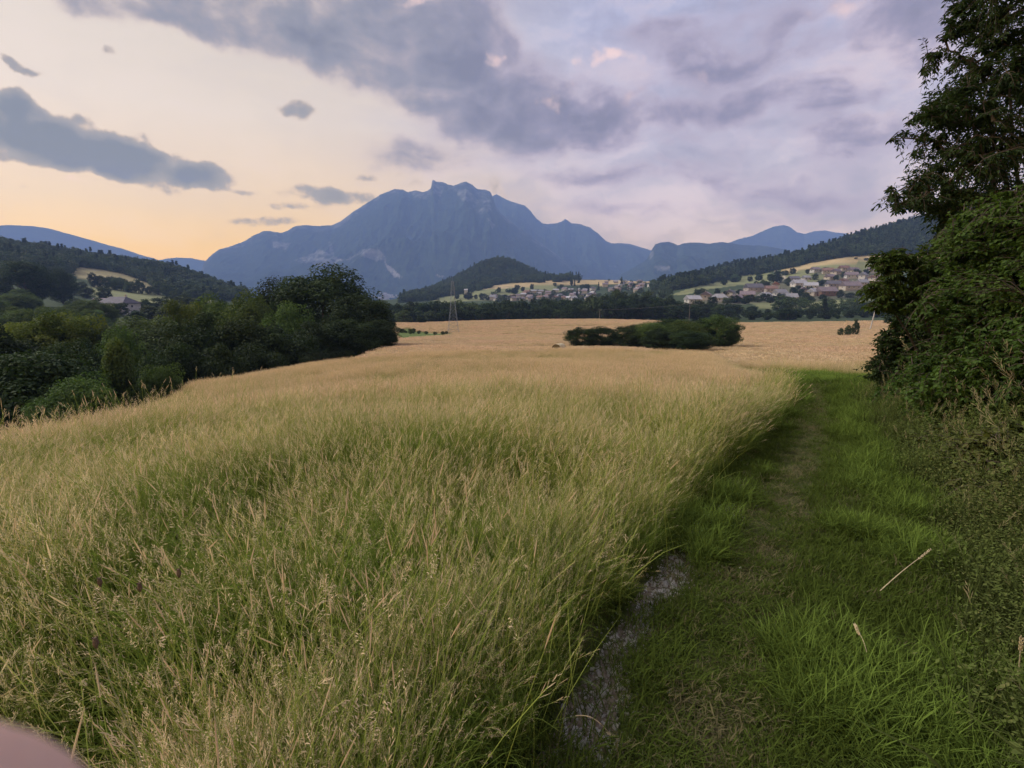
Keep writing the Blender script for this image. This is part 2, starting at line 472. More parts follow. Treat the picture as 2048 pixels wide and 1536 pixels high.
# stations: (px, py row where px is meant, [(Y, z)])
NEAR = [(0.5, 0.0), (2.0, 0.0)]
def tail(z):
    return [(2600, -36), (3600, -40), (60000, -60)]
ST = [
    (-700, 800, [(4, -.25), (6, -.9), (9, -1.6), (14, -4.5), (25, -10), (50, -15), (120, -15), (250, zg(250, 636)), (450, zg(450, 578)), (900, zg(900, 482)), (1500, -20)]),
    (-250, 860, [(4, -.22), (6, -.85), (10, zg(10, 925, .95)), (14, -5.6), (25, -11), (50, -15), (120, -15), (250, zg(250, 634)), (450, zg(450, 574)), (900, zg(900, 488)), (1500, -20)]),
    (0, 840, [(4, -.12), (6, -.66), (8, -1.08), (10, zg(10, 895, .95)), (14, zg(14, 876, .95)), (19, -7.6), (30, -12), (60, -14), (120, -15), (250, zg(250, 636)), (450, zg(450, 577)), (900, zg(900, 494)), (1500, -20)]),
    (200, 803, [(4, -.06), (6, -.42), (8, -.80), (12, zg(12, 832, GRL)), (19, zg(19, 807, .8)), (25, -7.5), (40, -13), (70, -15), (120, -17), (250, zg(250, 642)), (400, zg(400, 608)), (520, zg(520, 578)), (700, zg(700, 535)), (860, zg(860, 519)), (1500, -20)]),
    (400, 768, [(6, -.2), (14, zg(14, 802, GRL)), (28, zg(28, 756, GRL)), (36, -8.0), (55, -15), (120, -18), (300, zg(300, 630)), (500, zg(500, 606)), (600, zg(600, 594)), (680, zg(680, 588)), (820, zg(820, 552)), (1500, -25)]),
    (490, 752, [(6, -.2), (16, zg(16, 790, GR)), (34, zg(34, 752, GR)), (42, -9.0), (60, -15), (120, -18), (400, zg(400, 620)), (650, zg(650, 602)), (760, zg(760, 590)), (1100, -26)]),
    (600, 732, [(6, -.2), (20, zg(20, 765, GR)), (44, zg(44, 732, GR)), (54, -9.5), (75, -14), (130, -17), (400, zg(400, 620)), (800, zg(800, 606)), (1500, -30)]),
    (770, 698, [(6, -.18), (20, zg(20, 745, GR)), (40, zg(40, 714, GR)), (60, zg(60, 698, GR)), (80, zg(80, 690, GR)), (120, zg(120, 682, GR)), (190, zg(190, 664, GR)), (270, zg(270, 646, GR)), (310, -16), (400, -20), (700, -20), (1000, zg(1000, 600)), (1500, -32)]),
    (900, 690, [(6, -.18), (20, zg(20, 740, GR)), (40, zg(40, 708, GR)), (60, zg(60, 692, GR)), (90, zg(90, 688, GR)), (130, zg(130, 678, GR)), (205, zg(205, 665, GR)), (290, zg(290, 644, GR)), (325, -16), (400, -20), (700, -16), (900, zg(900, 600)), (1250, zg(1250, 576)), (1500, zg(1500, 566)), (1900, -34)]),
    (1000, 690, [(6, -.18), (20, zg(20, 737, GR)), (40, zg(40, 707, GR)), (60, zg(60, 692, GR)), (76, -7.6), (95, zg(95, 689, GR)), (130, zg(130, 678, GR)), (200, zg(200, 661, GR)), (300, zg(300, 640, GR)), (335, -17), (400, -20), (700, -14), (850, zg(850, 602)), (1050, zg(1050, 578)), (1250, zg(1250, 564)), (1450, zg(1450, 523)), (1700, 40), (2100, -34)]),
    (1130, 690, [(6, -.18), (20, zg(20, 735, GR)), (40, zg(40, 704, GR)), (60, zg(60, 690, GR)), (76, -7.8), (95, zg(95, 688, GR)), (130, zg(130, 676, GR)), (200, zg(200, 658, GR)), (300, zg(300, 638, GR)), (335, -17), (400, -20), (700, -12), (850, zg(850, 601)), (1050, zg(1050, 578)), (1250, zg(1250, 558)), (1600, 10), (2100, -34)]),
    (1250, 692, [(6, -.18), (20, zg(20, 738, GR)), (36, zg(36, 708, GR)), (56, zg(56, 690, GR)), (74, -7.6), (95, zg(95, 688, GR)), (130, zg(130, 675, GR)), (200, zg(200, 658, GR)), (310, zg(310, 639, GR)), (345, -17), (400, -19), (600, -10), (750, zg(750, 600)), (1000, zg(1000, 574)), (1250, zg(1250, 562)), (1600, 5), (2100, -34)]),
    (1380, 700, [(6, -.18), (18, zg(18, 748, GR)), (30, zg(30, 716, GR)), (44, zg(44, 701, GR)), (56, -5.6), (75, zg(75, 700, GR)), (100, zg(100, 688, GR)), (150, zg(150, 671, GR)), (210, zg(210, 657, GR)), (310, zg(310, 643, GR)), (340, -14.5), (390, -14), (450, zg(450, 610)), (600, zg(600, 588)), (800, zg(800, 568)), (1000, zg(1000, 560)), (1100, zg(1100, 558)), (1500, -10), (2100, -34)]),
    (1480, 730, [(6, -.18), (14, zg(14, 770, GR)), (22, zg(22, 742, GR)), (31, zg(31, 727, GR)), (38, -3.9), (55, zg(55, 708, GR)), (90, zg(90, 690, GR)), (140, zg(140, 673, GR)), (210, zg(210, 657, GR)), (300, zg(300, 643, GR)), (335, -14), (390, -13), (450, zg(450, 611)), (540, zg(540, 596)), (700, zg(700, 574)), (880, zg(880, 558)), (960, zg(960, 542)), (1100, zg(1100, 534)), (1500, 0), (2100, -34)]),
    (1560, 760, [(6, -.15), (12, -.62), (18, zg(18, 764)), (24, zg(24, 745)), (32, zg(32, 730, GR)), (55, zg(55, 709, GR)), (90, zg(90, 690, GR)), (140, zg(140, 673, GR)), (210, zg(210, 656, GR)), (295, zg(295, 642, GR)), (330, -14), (390, -12.5), (450, zg(450, 611)), (520, zg(520, 600)), (620, zg(620, 580)), (720, zg(720, 558)), (830, zg(830, 540)), (1000, zg(1000, 521)), (1500, 30), (2200, -30)]),
    (1700, 760, [(6, -.10), (12, -.58), (17, zg(17, 768)), (24, zg(24, 744)), (32, zg(32, 730, GR)), (55, zg(55, 709, GR)), (90, zg(90, 689, GR)), (140, zg(140, 672, GR)), (210, zg(210, 655, GR)), (285, zg(285, 639, GR)), (325, -13), (380, -11.5), (450, zg(450, 609)), (560, zg(560, 588)), (650, zg(650, 562)), (750, zg(750, 536)), (850, zg(850, 510)), (1100, zg(1100, 477)), (1600, 50), (2400, -20)]),
    (1840, 760, [(6, -.05), (12, -.5), (20, -1.3), (32, -2.3), (60, -4.4), (140, -7.5), (280, -11), (330, -12), (450, zg(450, 609)), (560, zg(560, 585)), (650, zg(650, 560)), (750, zg(750, 533)), (850, zg(850, 505)), (1200, zg(1200, 440)), (1800, 60), (2600, -20)]),
    (2250, 800, [(6, .1), (12, .1), (20, -.3), (32, -1.0), (60, -2.6), (140, -5.5), (280, -9), (450, -4), (650, 30), (850, zg(850, 495)), (1250, zg(1250, 405)), (1900, 80), (2800, -20)]),
]
NLY = 420
LY = np.linspace(math.log(0.5), math.log(60000), NLY)
th_st, rows = [], []
for px, py, kn in ST:
    th_st.append(math.atan(s_of(px, py)))
    k = NEAR + ([] if kn[0][0] <= 4 else [(4.0, -0.03)]) + [p for p in kn if p[0] < 2590] + tail(0)
    rows.append(pchip([math.log(a) for a, b in k], [b for a, b in k], LY))
rows = np.array(rows)
th_st = np.array(th_st)
NTH = 260
TH = np.linspace(th_st[0], th_st[-1], NTH)
TAB = np.empty((NTH, NLY))
for j in range(NLY):
    TAB[:, j] = pchip(th_st, rows[:, j], TH)


def ground_z(x, y):
    x, y = np.asarray(x, float), np.asarray(y, float)
    r = np.hypot(x, y)
    th = np.clip(np.arctan2(x, y), TH[0], TH[-1])
    Y = np.maximum(r * np.cos(th), 0.5)
    fi = (th - TH[0]) / (TH[1] - TH[0])
    fj = (np.log(Y) - LY[0]) / (LY[1] - LY[0])
    i = np.clip(fi.astype(int), 0, NTH - 2); j = np.clip(fj.astype(int), 0, NLY - 2)
    a, b = np.clip(fi - i, 0, 1), np.clip(fj - j, 0, 1)
    z = (TAB[i, j] * (1 - a) + TAB[i + 1, j] * a) * (1 - b) + (TAB[i, j + 1] * (1 - a) + TAB[i + 1, j + 1] * a) * b
    # small bumps
    amp = np.clip((r - 2) / 25, 0, 1) * 0.10 + np.clip((r - 300) / 800, 0, 1) * 4.0
    sc = np.where(r < 300, 6.0, 60.0)
    return z + amp * (fbm(x / sc + 40, y / sc + 40, 3) - 0.5)


YS = np.exp(np.linspace(math.log(1.0), math.log(40000), 3000))


def hit(px, py, ymin=1.0):
    """where the sight line through a pixel first meets the land"""
    s, e = s_of(px, py), e_of(py)
    ys = YS[YS >= ymin]
    d = EYE + ys * e - ground_z(ys * s, ys)
    k = np.argmax(d < 0)
    if d[k] >= 0:
        k = len(ys) - 1
    y = ys[k]
    return Vector((y * s, y, float(ground_z(y * s, y))))


def at(px, py, Y):
    return Vector((Y * s_of(px, py), Y, EYE + Y * e_of(py)))


def gpt(px, Y, py=600):
    """a point on the land under image column px at depth Y"""
    x = Y * s_of(px, py)
    return Vector((x, Y, float(ground_z(x, Y))))


# ------------------------------------------------------------------ field, path and meadow outlines
EDGE = [(1010, 1536), (1130, 1340), (1270, 1150), (1385, 1005), (1480, 905), (1560, 832), (1583, 795), (1572, 772), (1510, 752), (1450, 730), (1400, 712)]
RIGHTL = [(1760, 757), (1640, 752), (1560, 748), (1480, 734), (1425, 712)]
HEDGE = [(2130, 1536), (2080, 1300), (1995, 1120), (1885, 970), (1800, 880), (1745, 810), (1760, 757)]
edge_w = [hit(a, b) for a, b in EDGE]
right_w = [hit(a, b) for a, b in RIGHTL]
hedge_w = [hit(a, b) for a, b in HEDGE]
d0 = (edge_w[1] - edge_w[0]).normalized()
start_l = edge_w[0] - d0 * 12
start_r = hedge_w[0] - d0 * 12
PATH = [(start_l.x, start_l.y)] + [(p.x, p.y) for p in edge_w] + [(p.x, p.y) for p in right_w[::-1]] + \
       [(p.x, p.y) for p in hedge_w[::-1][1:]] + [(start_r.x, start_r.y)]
RUT1 = [(p.x, p.y) for p in (hit(a, b) for a, b in [(1120, 1536), (1175, 1420), (1240, 1300), (1330, 1160), (1395, 1065), (1450, 995), (1530, 900), (1590, 820)])]
RUT2 = [(p.x, p.y) for p in (hit(a, b) for a, b in [(1400, 1536), (1430, 1380), (1480, 1210), (1530, 1080), (1590, 950), (1625, 860), (1640, 800), (1610, 770)])]
HEDGEW = [(p.x, p.y) for p in hedge_w]
EDGEW = [(p.x, p.y) for p in edge_w]


def dist_line(x, y, pts):
    best = np.full(np.shape(x), 1e9)
    for (x1, y1), (x2, y2) in zip(pts[:-1], pts[1:]):
        dx, dy = x2 - x1, y2 - y1
        t = np.clip(((x - x1) * dx + (y - y1) * dy) / (dx * dx + dy * dy), 0, 1)
        best = np.minimum(best, np.hypot(x - x1 - t * dx, y - y1 - t * dy))
    return best


d1 = (Vector(RUT1[1]) - Vector(RUT1[0])).normalized()
RUT1 = [tuple(Vector(RUT1[0]) - d1 * 8)] + RUT1
RUT2 = [tuple(Vector(RUT2[0]) - d1 * 8)] + RUT2


def right_of_hedge(x, y):
    """land on the hedge's side of the track"""
    poly = [(start_r.x, start_r.y)] + HEDGEW + [(HEDGEW[-1][0] + 3, HEDGEW[-1][1] + 4), (120, 70), (120, -30), (start_r.x, -30)]
    return inpoly(x, y, poly)


# outlines seen in the photograph (px, py) for the land beyond the field, all at Y > 320
MEADOWS = [
    ('olive', [(150, 533), (200, 536), (250, 546), (300, 565), (330, 590), (290, 588), (250, 578), (195, 577), (180, 562), (140, 549)]),
    ('green', [(82, 550), (120, 558), (180, 573), (250, 580), (350, 590), (420, 597), (470, 613), (400, 611), (300, 606), (250, 602), (180, 590), (110, 572)]),
    ('green', [(1480, 548), (1540, 545), (1560, 560), (1500, 568), (1420, 578), (1370, 590), (1340, 590), (1400, 570)]),
    ('tan', [(1557, 541), (1600, 531), (1680, 514), (1755, 508), (2100, 500), (2100, 525), (1760, 540), (1640, 545), (1580, 548)]),
    ('green', [(1650, 528), (1750, 522), (2100, 512), (2100, 560), (1760, 545), (1640, 545), (1590, 560), (1560, 552)]),
    ('green', [(1585, 548), (1650, 552), (1640, 566), (1600, 568), (1570, 558)]),
    ('green', [(937, 585), (1010, 568), (1100, 566), (1128, 585), (1000, 600), (880, 606), (860, 600)]),
    ('tan', [(970, 572), (1085, 559), (1128, 560), (1250, 560), (1300, 560), (1300, 566), (1200, 570), (1100, 570), (960, 580)]),
    ('green', [(840, 592), (860, 590), (862, 594), (840, 596)]),
    ('green', [(1500, 606), (1700, 600), (1780, 596), (1780, 606), (1640, 618), (1520, 616)]),
]
BANK = [(790, 672), (800, 660), (820, 656), (835, 664), (880, 667), (905, 667), (905, 671), (850, 675), (800, 679)]
C_TAN, C_GREEN, C_DGREEN, C_SOIL = np.array((.42, .32, .17)), np.array((.19, .20, .095)), np.array((.05, .075, .03)), np.array((.16, .13, .09))


def proj(x, y, z):
    """world -> photo pixel"""
    zz = z - EYE
    fwd = y * CP - zz * SP
    up = y * SP + zz * CP
    fwd = np.where(fwd < 0.1, 0.1, fwd)
    return 1024 + F * x / fwd, 768 - F * up / fwd


# ------------------------------------------------------------------ materials
def mat(name):
    m = bpy.data.materials.new(name)
    m.use_nodes = True
    m.node_tree.nodes.clear()
    n = NT(m.node_tree)
    out = n.n('ShaderNodeOutputMaterial')
    return m, n, out


def pbsdf(n, out, col, rough=0.9, spec=0.2, bump=None, bstr=0.3, bdist=0.02):
    b = n.n('ShaderNodeBsdfPrincipled')
    n.put(b.inputs['Base Color'], col)
    n.put(b.inputs['Roughness'], rough)
    b.inputs['Specular IOR Level'].default_value = spec
    if bump is not None:
        bp = n.n('ShaderNodeBump')
        bp.inputs['Strength'].default_value = bstr
        bp.inputs['Distance'].default_value = bdist
        n.put(bp.inputs['Height'], bump)
        n.t.links.new(bp.outputs[0], b.inputs['Normal'])
    n.t.links.new(b.outputs[0], out.inputs[0])
    return b


def c4(c, k=1.0):
    return (c[0] * k, c[1] * k, c[2] * k, 1.0)


def m_simple(name, c, rough=0.9, var=0.25, scale=3.0, spec=0.2, bstr=0.3):
    m, n, out = mat(name)
    g = n.n('ShaderNodeTexCoord')
    nz = n.noise(g.outputs['Object'], scale, 6, 0.6)
    col = n.mix(n.ramp(nz, 0.3, 0.7), c4(c, 1 - var), c4(c, 1 + var))
    pbsdf(n, out, col, rough, spec, nz, bstr)
    return m


def m_foliage(name, c_dark, c_light, trans=0.3, nscale=0.35, rough=0.75):
    """leaf surface: colour varies leaf by leaf, by clump, and per plant"""
    m, n, out = mat(name)
    at_ = n.n('ShaderNodeAttribute', attribute_name='rnd')
    oi = n.n('ShaderNodeObjectInfo')
    geo = n.n('ShaderNodeNewGeometry')
    nz = n.noise(geo.outputs['Position'], nscale, 3, 0.5)
    f = n.math('ADD', n.math('MULTIPLY', at_.outputs['Fac'], 0.55), n.math('MULTIPLY', n.ramp(nz, 0.35, 0.65), 0.45))
    col = n.mix(f, c4(c_dark), c4(c_light))
    hs = n.n('ShaderNodeHueSaturation')
    n.put(hs.inputs['Hue'], n.ramp(oi.outputs['Random'], 0, 1, 0.485, 0.512, 'LINEAR'))
    n.put(hs.inputs['Value'], n.ramp(oi.outputs['Random'], 0, 1, 0.78, 1.2, 'LINEAR'))
    n.put(hs.inputs['Color'], col)
    d = n.n('ShaderNodeBsdfPrincipled')
    n.put(d.inputs['Base Color'], hs.outputs[0])
    d.inputs['Roughness'].default_value = rough
    d.inputs['Specular IOR Level'].default_value = 0.12
    t = n.n('ShaderNodeBsdfTranslucent')
    n.put(t.inputs[0], n.vmath('MULTIPLY', hs.outputs[0], (1.3, 1.35, 0.7)))
    mx = n.n('ShaderNodeMixShader')
    mx.inputs[0].default_value = trans
    m.node_tree.links.new(d.outputs[0], mx.inputs[1])
    m.node_tree.links.new(t.outputs[0], mx.inputs[2])
    m.node_tree.links.new(mx.outputs[0], out.inputs[0])
    return m


def m_grass(name, root, mid, tip, head, patch_scale=0.25, dry=0.5, trans=0.35):
    """t: 0 at the root to 1 at the tip; head: 1 on seed heads; colour drifts in patches over the field"""
    m, n, out = mat(name)
    t = n.n('ShaderNodeAttribute', attribute_name='t').outputs['Fac']
    h = n.n('ShaderNodeAttribute', attribute_name='head').outputs['Fac']
    rn = n.n('ShaderNodeAttribute', attribute_name='rnd').outputs['Fac']
    oi = n.n('ShaderNodeObjectInfo').outputs['Random']
    geo = n.n('ShaderNodeNewGeometry').outputs['Position']
    pz = n.noise(n.vmath('MULTIPLY', geo, (1, 1, 0)), patch_scale, 4, 0.6)
    pz2 = n.noise(n.vmath('MULTIPLY', geo, (1, 1, 0)), 1.7, 3, 0.6)
    patch = n.ramp(n.math('ADD', n.math('MULTIPLY', pz, 0.7), n.math('MULTIPLY', pz2, 0.3)), 0.38, 0.62)
    dr = n.math('ADD', n.math('MULTIPLY', rn, 0.7), n.math('MULTIPLY', n.math('SUBTRACT', patch, 0.5), 0.5))
    dryf = n.ramp(n.math('ADD', dr, dry - 0.5), 0.25, 0.75)
    tt = n.n('ShaderNodeFloatCurve')
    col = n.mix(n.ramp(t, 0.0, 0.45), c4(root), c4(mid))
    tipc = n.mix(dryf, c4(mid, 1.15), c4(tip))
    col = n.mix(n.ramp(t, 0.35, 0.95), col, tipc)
    hc = n.mix(rn, c4(head, 0.72), c4(head, 1.18))
    hc = n.mix(n.math('MULTIPLY', patch, 0.5), hc, c4((head[0] * 0.80, head[1] * 0.98, head[2] * 0.80)))
    col = n.mix(h, col, hc)
    col = n.mix(n.ramp(oi, 0, 1, 0.0, 0.35, 'LINEAR'), col, n.vmath('SCALE', col, scale=0.7))
    d = n.n('ShaderNodeBsdfDiffuse')
    n.put(d.inputs[0], col)
    tr = n.n('ShaderNodeBsdfTranslucent')
    n.put(tr.inputs[0], col)
    mx = n.n('ShaderNodeMixShader')
    mx.inputs[0].default_value = trans
    m.node_tree.links.new(d.outputs[0], mx.inputs[1])
    m.node_tree.links.new(tr.outputs[0], mx.inputs[2])
    m.node_tree.links.new(mx.outputs[0], out.inputs[0])
    m.node_tree.nodes.remove(tt.node if hasattr(tt, 'node') else tt)
    return m


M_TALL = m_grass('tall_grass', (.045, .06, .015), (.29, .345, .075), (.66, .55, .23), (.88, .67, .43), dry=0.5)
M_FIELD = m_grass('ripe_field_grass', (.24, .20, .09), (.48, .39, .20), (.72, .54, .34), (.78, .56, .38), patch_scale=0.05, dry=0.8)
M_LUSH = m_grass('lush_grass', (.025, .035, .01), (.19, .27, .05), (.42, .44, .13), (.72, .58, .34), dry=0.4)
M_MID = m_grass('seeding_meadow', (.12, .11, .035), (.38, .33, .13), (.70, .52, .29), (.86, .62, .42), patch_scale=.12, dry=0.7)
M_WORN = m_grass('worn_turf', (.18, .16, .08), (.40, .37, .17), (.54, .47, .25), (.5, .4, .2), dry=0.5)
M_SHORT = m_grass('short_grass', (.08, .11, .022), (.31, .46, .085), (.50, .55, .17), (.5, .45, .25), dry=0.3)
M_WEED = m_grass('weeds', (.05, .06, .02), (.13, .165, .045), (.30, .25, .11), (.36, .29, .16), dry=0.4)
M_LEAF_NEAR = m_foliage('hedge_leaves', (.026, .052, .013), (.085, .14, .030), 0.35, 0.9)
M_LEAF_ASH = m_foliage('ash_leaves', (.016, .034, .012), (.050, .082, .025), 0.3, 0.9)
M_LEAF_WARM = m_foliage('bramble_leaves', (.04, .06, .018), (.13, .13, .04), 0.35, 1.5)
M_LEAF_MID = m_foliage('tree_leaves', (.030, .058, .018), (.115, .165, .044), 0.25, 0.28)
M_LEAF_DARK = m_foliage('dark_tree_leaves', (.013, .025, .011), (.042, .066, .022), 0.2, 0.28)
M_LEAF_YEL = m_foliage('yellow_green_leaves', (.04, .065, .015), (.16, .18, .04), 0.3, 0.28)
M_LEAF_PALE = m_foliage('pale_green_leaves', (.04, .07, .03), (.12, .17, .075), 0.3, 0.28)
M_LEAF_FAR = m_foliage('far_wood_leaves', (.03, .05, .022), (.08, .11, .045), 0.15, 0.02)
M_BARK = m_simple('bark', (.07, .055, .04), 0.95, 0.35, 9.0)
M_TWIG = m_simple('twigs', (.06, .05, .03), 0.9, 0.3, 20.0)

# the ground
m, n, out = mat('ground')
gcol = n.n('ShaderNodeAttribute', attribute_name='col').outputs['Color']
bare = n.n('ShaderNodeAttribute', attribute_name='bare').outputs['Fac']
pos = n.n('ShaderNodeNewGeometry').outputs['Position']
n1 = n.noise(pos, 3.0, 8, 0.65)
n2 = n.noise(pos, 38.0, 6, 0.65)
n3 = n.noise(pos, 0.02, 6, 0.6)
vor = n.n('ShaderNodeTexVoronoi')
n.put(vor.inputs['Vector'], pos); vor.inputs['Scale'].default_value = 55.0
soil = n.mix(n.ramp(n2, 0.35, 0.65), (.15, .115, .085, 1), (.33, .265, .205, 1))
soil = n.mix(n.ramp(vor.outputs['Distance'], 0.32, 0.10), soil, (.36, .31, .26, 1))
bf = n.ramp(n.math('ADD', bare, n.math('MULTIPLY', n.math('SUBTRACT', n1, 0.5), 0.9)), 0.35, 0.65)
gc = n.vmath('SCALE', gcol, scale=n.ramp(n.math('ADD', n.math('MULTIPLY', n3, .6), n.math('MULTIPLY', n1, .4)), 0.3, 0.7, 0.72, 1.25))
pbsdf(n, out, n.mix(bf, gc, soil), 0.95, 0.1, n2, 0.6, 0.02)
M_GROUND = m

# mountains
def m_mountain(name, forest, rock):
    m, n, out = mat(name)
    rk = n.n('ShaderNodeAttribute', attribute_name='rock').outputs['Fac']
    pos = n.n('ShaderNodeNewGeometry').outputs['Position']
    a = n.noise(pos, 0.0025, 8, 0.65)
    b = n.noise(pos, 0.012, 6, 0.7)
    st = n.noise(n.vmath('MULTIPLY', pos, (1, 1, 5)), 0.004, 8, 0.7)
    fcol = n.mix(n.ramp(b, 0.35, 0.65), c4(forest, 0.6), c4(forest, 1.3))
    rcol = n.mix(n.ramp(st, 0.35, 0.65), c4(rock, 0.65), c4(rock, 1.2))
    f = n.ramp(n.math('ADD', rk, n.math('MULTIPLY', n.math('SUBTRACT', n.math('ADD', n.math('MULTIPLY', a, .4), n.math('MULTIPLY', b, .6)), 0.5), 1.5)), 0.42, 0.75)
    pbsdf(n, out, n.mix(f, fcol, rcol), 1.0, 0.0, b, 0.5, 30.0)
    return m


M_MOUNT = m_mountain('mountain_forest_and_rock', (.030, .045, .028), (.25, .235, .22))

# ------------------------------------------------------------------ ground sheet
th_f = np.radians(np.arange(-66, 66.01, 0.14))
th_b = np.radians(np.arange(66 + 6, 360 - 66 - 5.9, 6.0))
th_all = np.concatenate([th_f, th_b])
r_all = np.concatenate([[0.0], np.exp(np.linspace(math.log(0.5), math.log(2600), 300)), np.exp(np.linspace(math.log(2900), math.log(45000), 24))])
NTt, NRr = len(th_all), len(r_all)
TT, RR = np.meshgrid(th_all, r_all, indexing='ij')
GX, GY = RR * np.sin(TT), RR * np.cos(TT)
GZ = ground_z(GX, GY)
GPX, GPY = proj(GX, GY, GZ)
d_r1 = dist_line(GX, GY, RUT1); d_r2 = dist_line(GX, GY, RUT2)
inp = inpoly(GX, GY, PATH)
near = RR < 60
GZ = GZ - np.where(near & (d_r1 < 0.3), 0.05 * (1 - (d_r1 / 0.3) ** 2), 0) - np.where(near & (d_r2 < 0.3), 0.03 * (1 - (d_r2 / 0.3) ** 2), 0)
gc_ = np.empty(GX.shape + (3,)); gc_[:] = (.085, .10, .035)
fieldm = (~inp) & (RR < 330) & ~right_of_hedge(GX, GY)
gc_[fieldm] = (.20, .17, .08)
farf = fieldm & (RR > 40)
gc_[farf] = (.40, .30, .16)
gc_[(RR > 100) & (RR < 330) & (GY > 0) & inpoly(GPX, GPY, BANK)] = (.11, .15, .045)
forestm = (RR > 18) & (np.abs(TT) < 1.2) & (GPX < 770) & (GZ < -6.5)
gc_[forestm] = (.03, .045, .02)
gc_[(RR >= 320)] = (.045, .065, .03)
vn = fbm(GX / 25, GY / 25, 4)
for kind, poly in MEADOWS:
    msk = (RR > 320) & (GY > 0) & inpoly(GPX, GPY, poly)
    c = C_TAN if kind == 'tan' else (C_TAN * .45 + C_GREEN * .5 if kind == 'olive' else C_GREEN)
    gc_[msk] = c * (0.8 + 0.4 * vn[msk])[:, None]
# village ground on the right, pale tracks
vg = (RR > 400) & inpoly(GPX, GPY, [(1370, 600), (1500, 575), (1600, 548), (1760, 545), (1780, 590), (1600, 604), (1400, 612)]) & (gc_[..., 0] < .1)
gc_[vg] = (.11, .11, .07)
trk = (RR > 400) & (GY > 0) & (dist_line(GPX, GPY, [(1549, 538), (1562, 552), (1590, 566), (1606, 570)]) < 1.6)
gc_[trk] = (.42, .36, .28)
bare_ = np.where(near, np.maximum(np.clip(1.3 - d_r1 / (0.085 + .035 * np.clip((5.2 - RR) / 2, 0, 1)), 0, 1) * np.clip((7.5 - RR) / 3, .15, 1), 0.28 * np.clip(1.2 - d_r2 / 0.22, 0, 1)), 0)
idx = np.arange(NTt * NRr).reshape(NTt, NRr)
nx = np.roll(idx, -1, axis=0)
q = np.stack([idx[:, :-1], idx[:, 1:], nx[:, 1:], nx[:, :-1]], -1).reshape(-1, 4)
me = mesh('ground', np.stack([GX, GY, GZ], -1).reshape(-1, 3), q, [M_GROUND], attrs={'bare': bare_.ravel()}, cols={'col': gc_.reshape(-1, 3)}, smooth=True)
link('ground', me, kind='structure')


# ------------------------------------------------------------------ mountains
def mountain(name, ridge, Yr, Yf, Yb, rock=(), rough=1.0, bulge=0.0, n_s=None, rows=70, seed=0.0, mat_=None, rockbase=0.0, crestrough=2.0, rocktop=0):
    rpx = np.array([p[0] for p in ridge], float); rpy = np.array([p[1] for p in ridge], float)
    n_s = n_s or int((rpx[-1] - rpx[0]) / 1.6)
    px = np.linspace(rpx[0], rpx[-1], n_s)
    py = np.interp(px, rpx, rpy)
    py = py + crestrough * (fbm(px / 9.0 + seed, px * 0 + seed, 4, 0.6) - 0.5)
    s = s_of(px, py); zr = EYE + Yr * e_of(py)
    zb = -60.0
    t = np.concatenate([np.linspace(0, 1, rows), 1 + np.linspace(0.03, 1, 22)])
    Tm, Sm = np.meshgrid(t, s)
    Zr = np.broadcast_to(zr[:, None], Tm.shape)
    # the ridge line wanders in depth; spurs run down to the valley
    wob = (fbm(s * 9 + seed, s * 0 + 3 + seed, 4) - 0.5) * (Yr - Yf) * 0.5
    front = Tm <= 1
    tf = np.clip(Tm, 0, 1)
    shp = tf ** (1.25 + bulge)
    Y = np.where(front, Yf + (Yr - Yf) * tf, Yr + (Yb - Yr) * (Tm - 1)) + wob[:, None] * np.sin(np.clip(Tm, 0, 2) * math.pi / 2) ** 2
    # keep the silhouette where the photograph has it
    hgt = np.where(front, shp, np.clip(1 - (Tm - 1), 0, 1) ** 1.3)
    Yridge = Yr + wob
    zr2 = EYE + Yridge * e_of(py)
    Z = zb + (zr2[:, None] - zb) * hgt
    X = Sm * Y
    sc = (Yr - Yf)
    hmax = np.maximum(zr2 - zb, 30)[:, None]
    gull = fbm(X / (sc * 0.20) + seed * 3, Y / (sc * 0.55) + seed, 6, 0.55, ridged=True) - 0.5
    Z = Z + gull * hmax * 0.34 * rough * np.sin(np.clip(Tm, 0, 1) * math.pi) ** 0.8 * np.where(Tm < 1, 1, 0)
    nb = fbm(X / (sc * 0.15), Y / (sc * 0.15), 5) - 0.5
    Z = Z + np.where(Tm > 1, nb * hmax * 0.2 * np.sin(np.clip(Tm - 1, 0, 1) * math.pi), 0)
    # nothing in front of the crest may stand above its sight line
    lim = EYE + Y * (e_of(py) - 0.0015)[:, None]
    Z = np.where((Tm < 1) , np.minimum(Z, lim), np.where(Tm > 1, np.minimum(Z, lim), Z))
    PX, PY = proj(X, Y, Z)
    rk = np.full(Z.shape, rockbase)
    if rocktop:
        rk = np.maximum(rk, np.clip(1 - (PY - py[:, None]) / rocktop, 0, 1) * 0.55)
    for poly, amt in rock:
        rk = np.where(inpoly(PX, PY, poly), amt, rk)
    ns, nt = Z.shape
    idx = np.arange(ns * nt).reshape(ns, nt)
    q = np.stack([idx[:-1, :-1], idx[1:, :-1], idx[1:, 1:], idx[:-1, 1:]], -1).reshape(-1, 4)
    me = mesh(name, np.stack([X, Y, Z], -1).reshape(-1, 3), q, [mat_ or M_MOUNT], attrs={'rock': rk.ravel()}, smooth=True)
    return link(name, me, kind='structure')


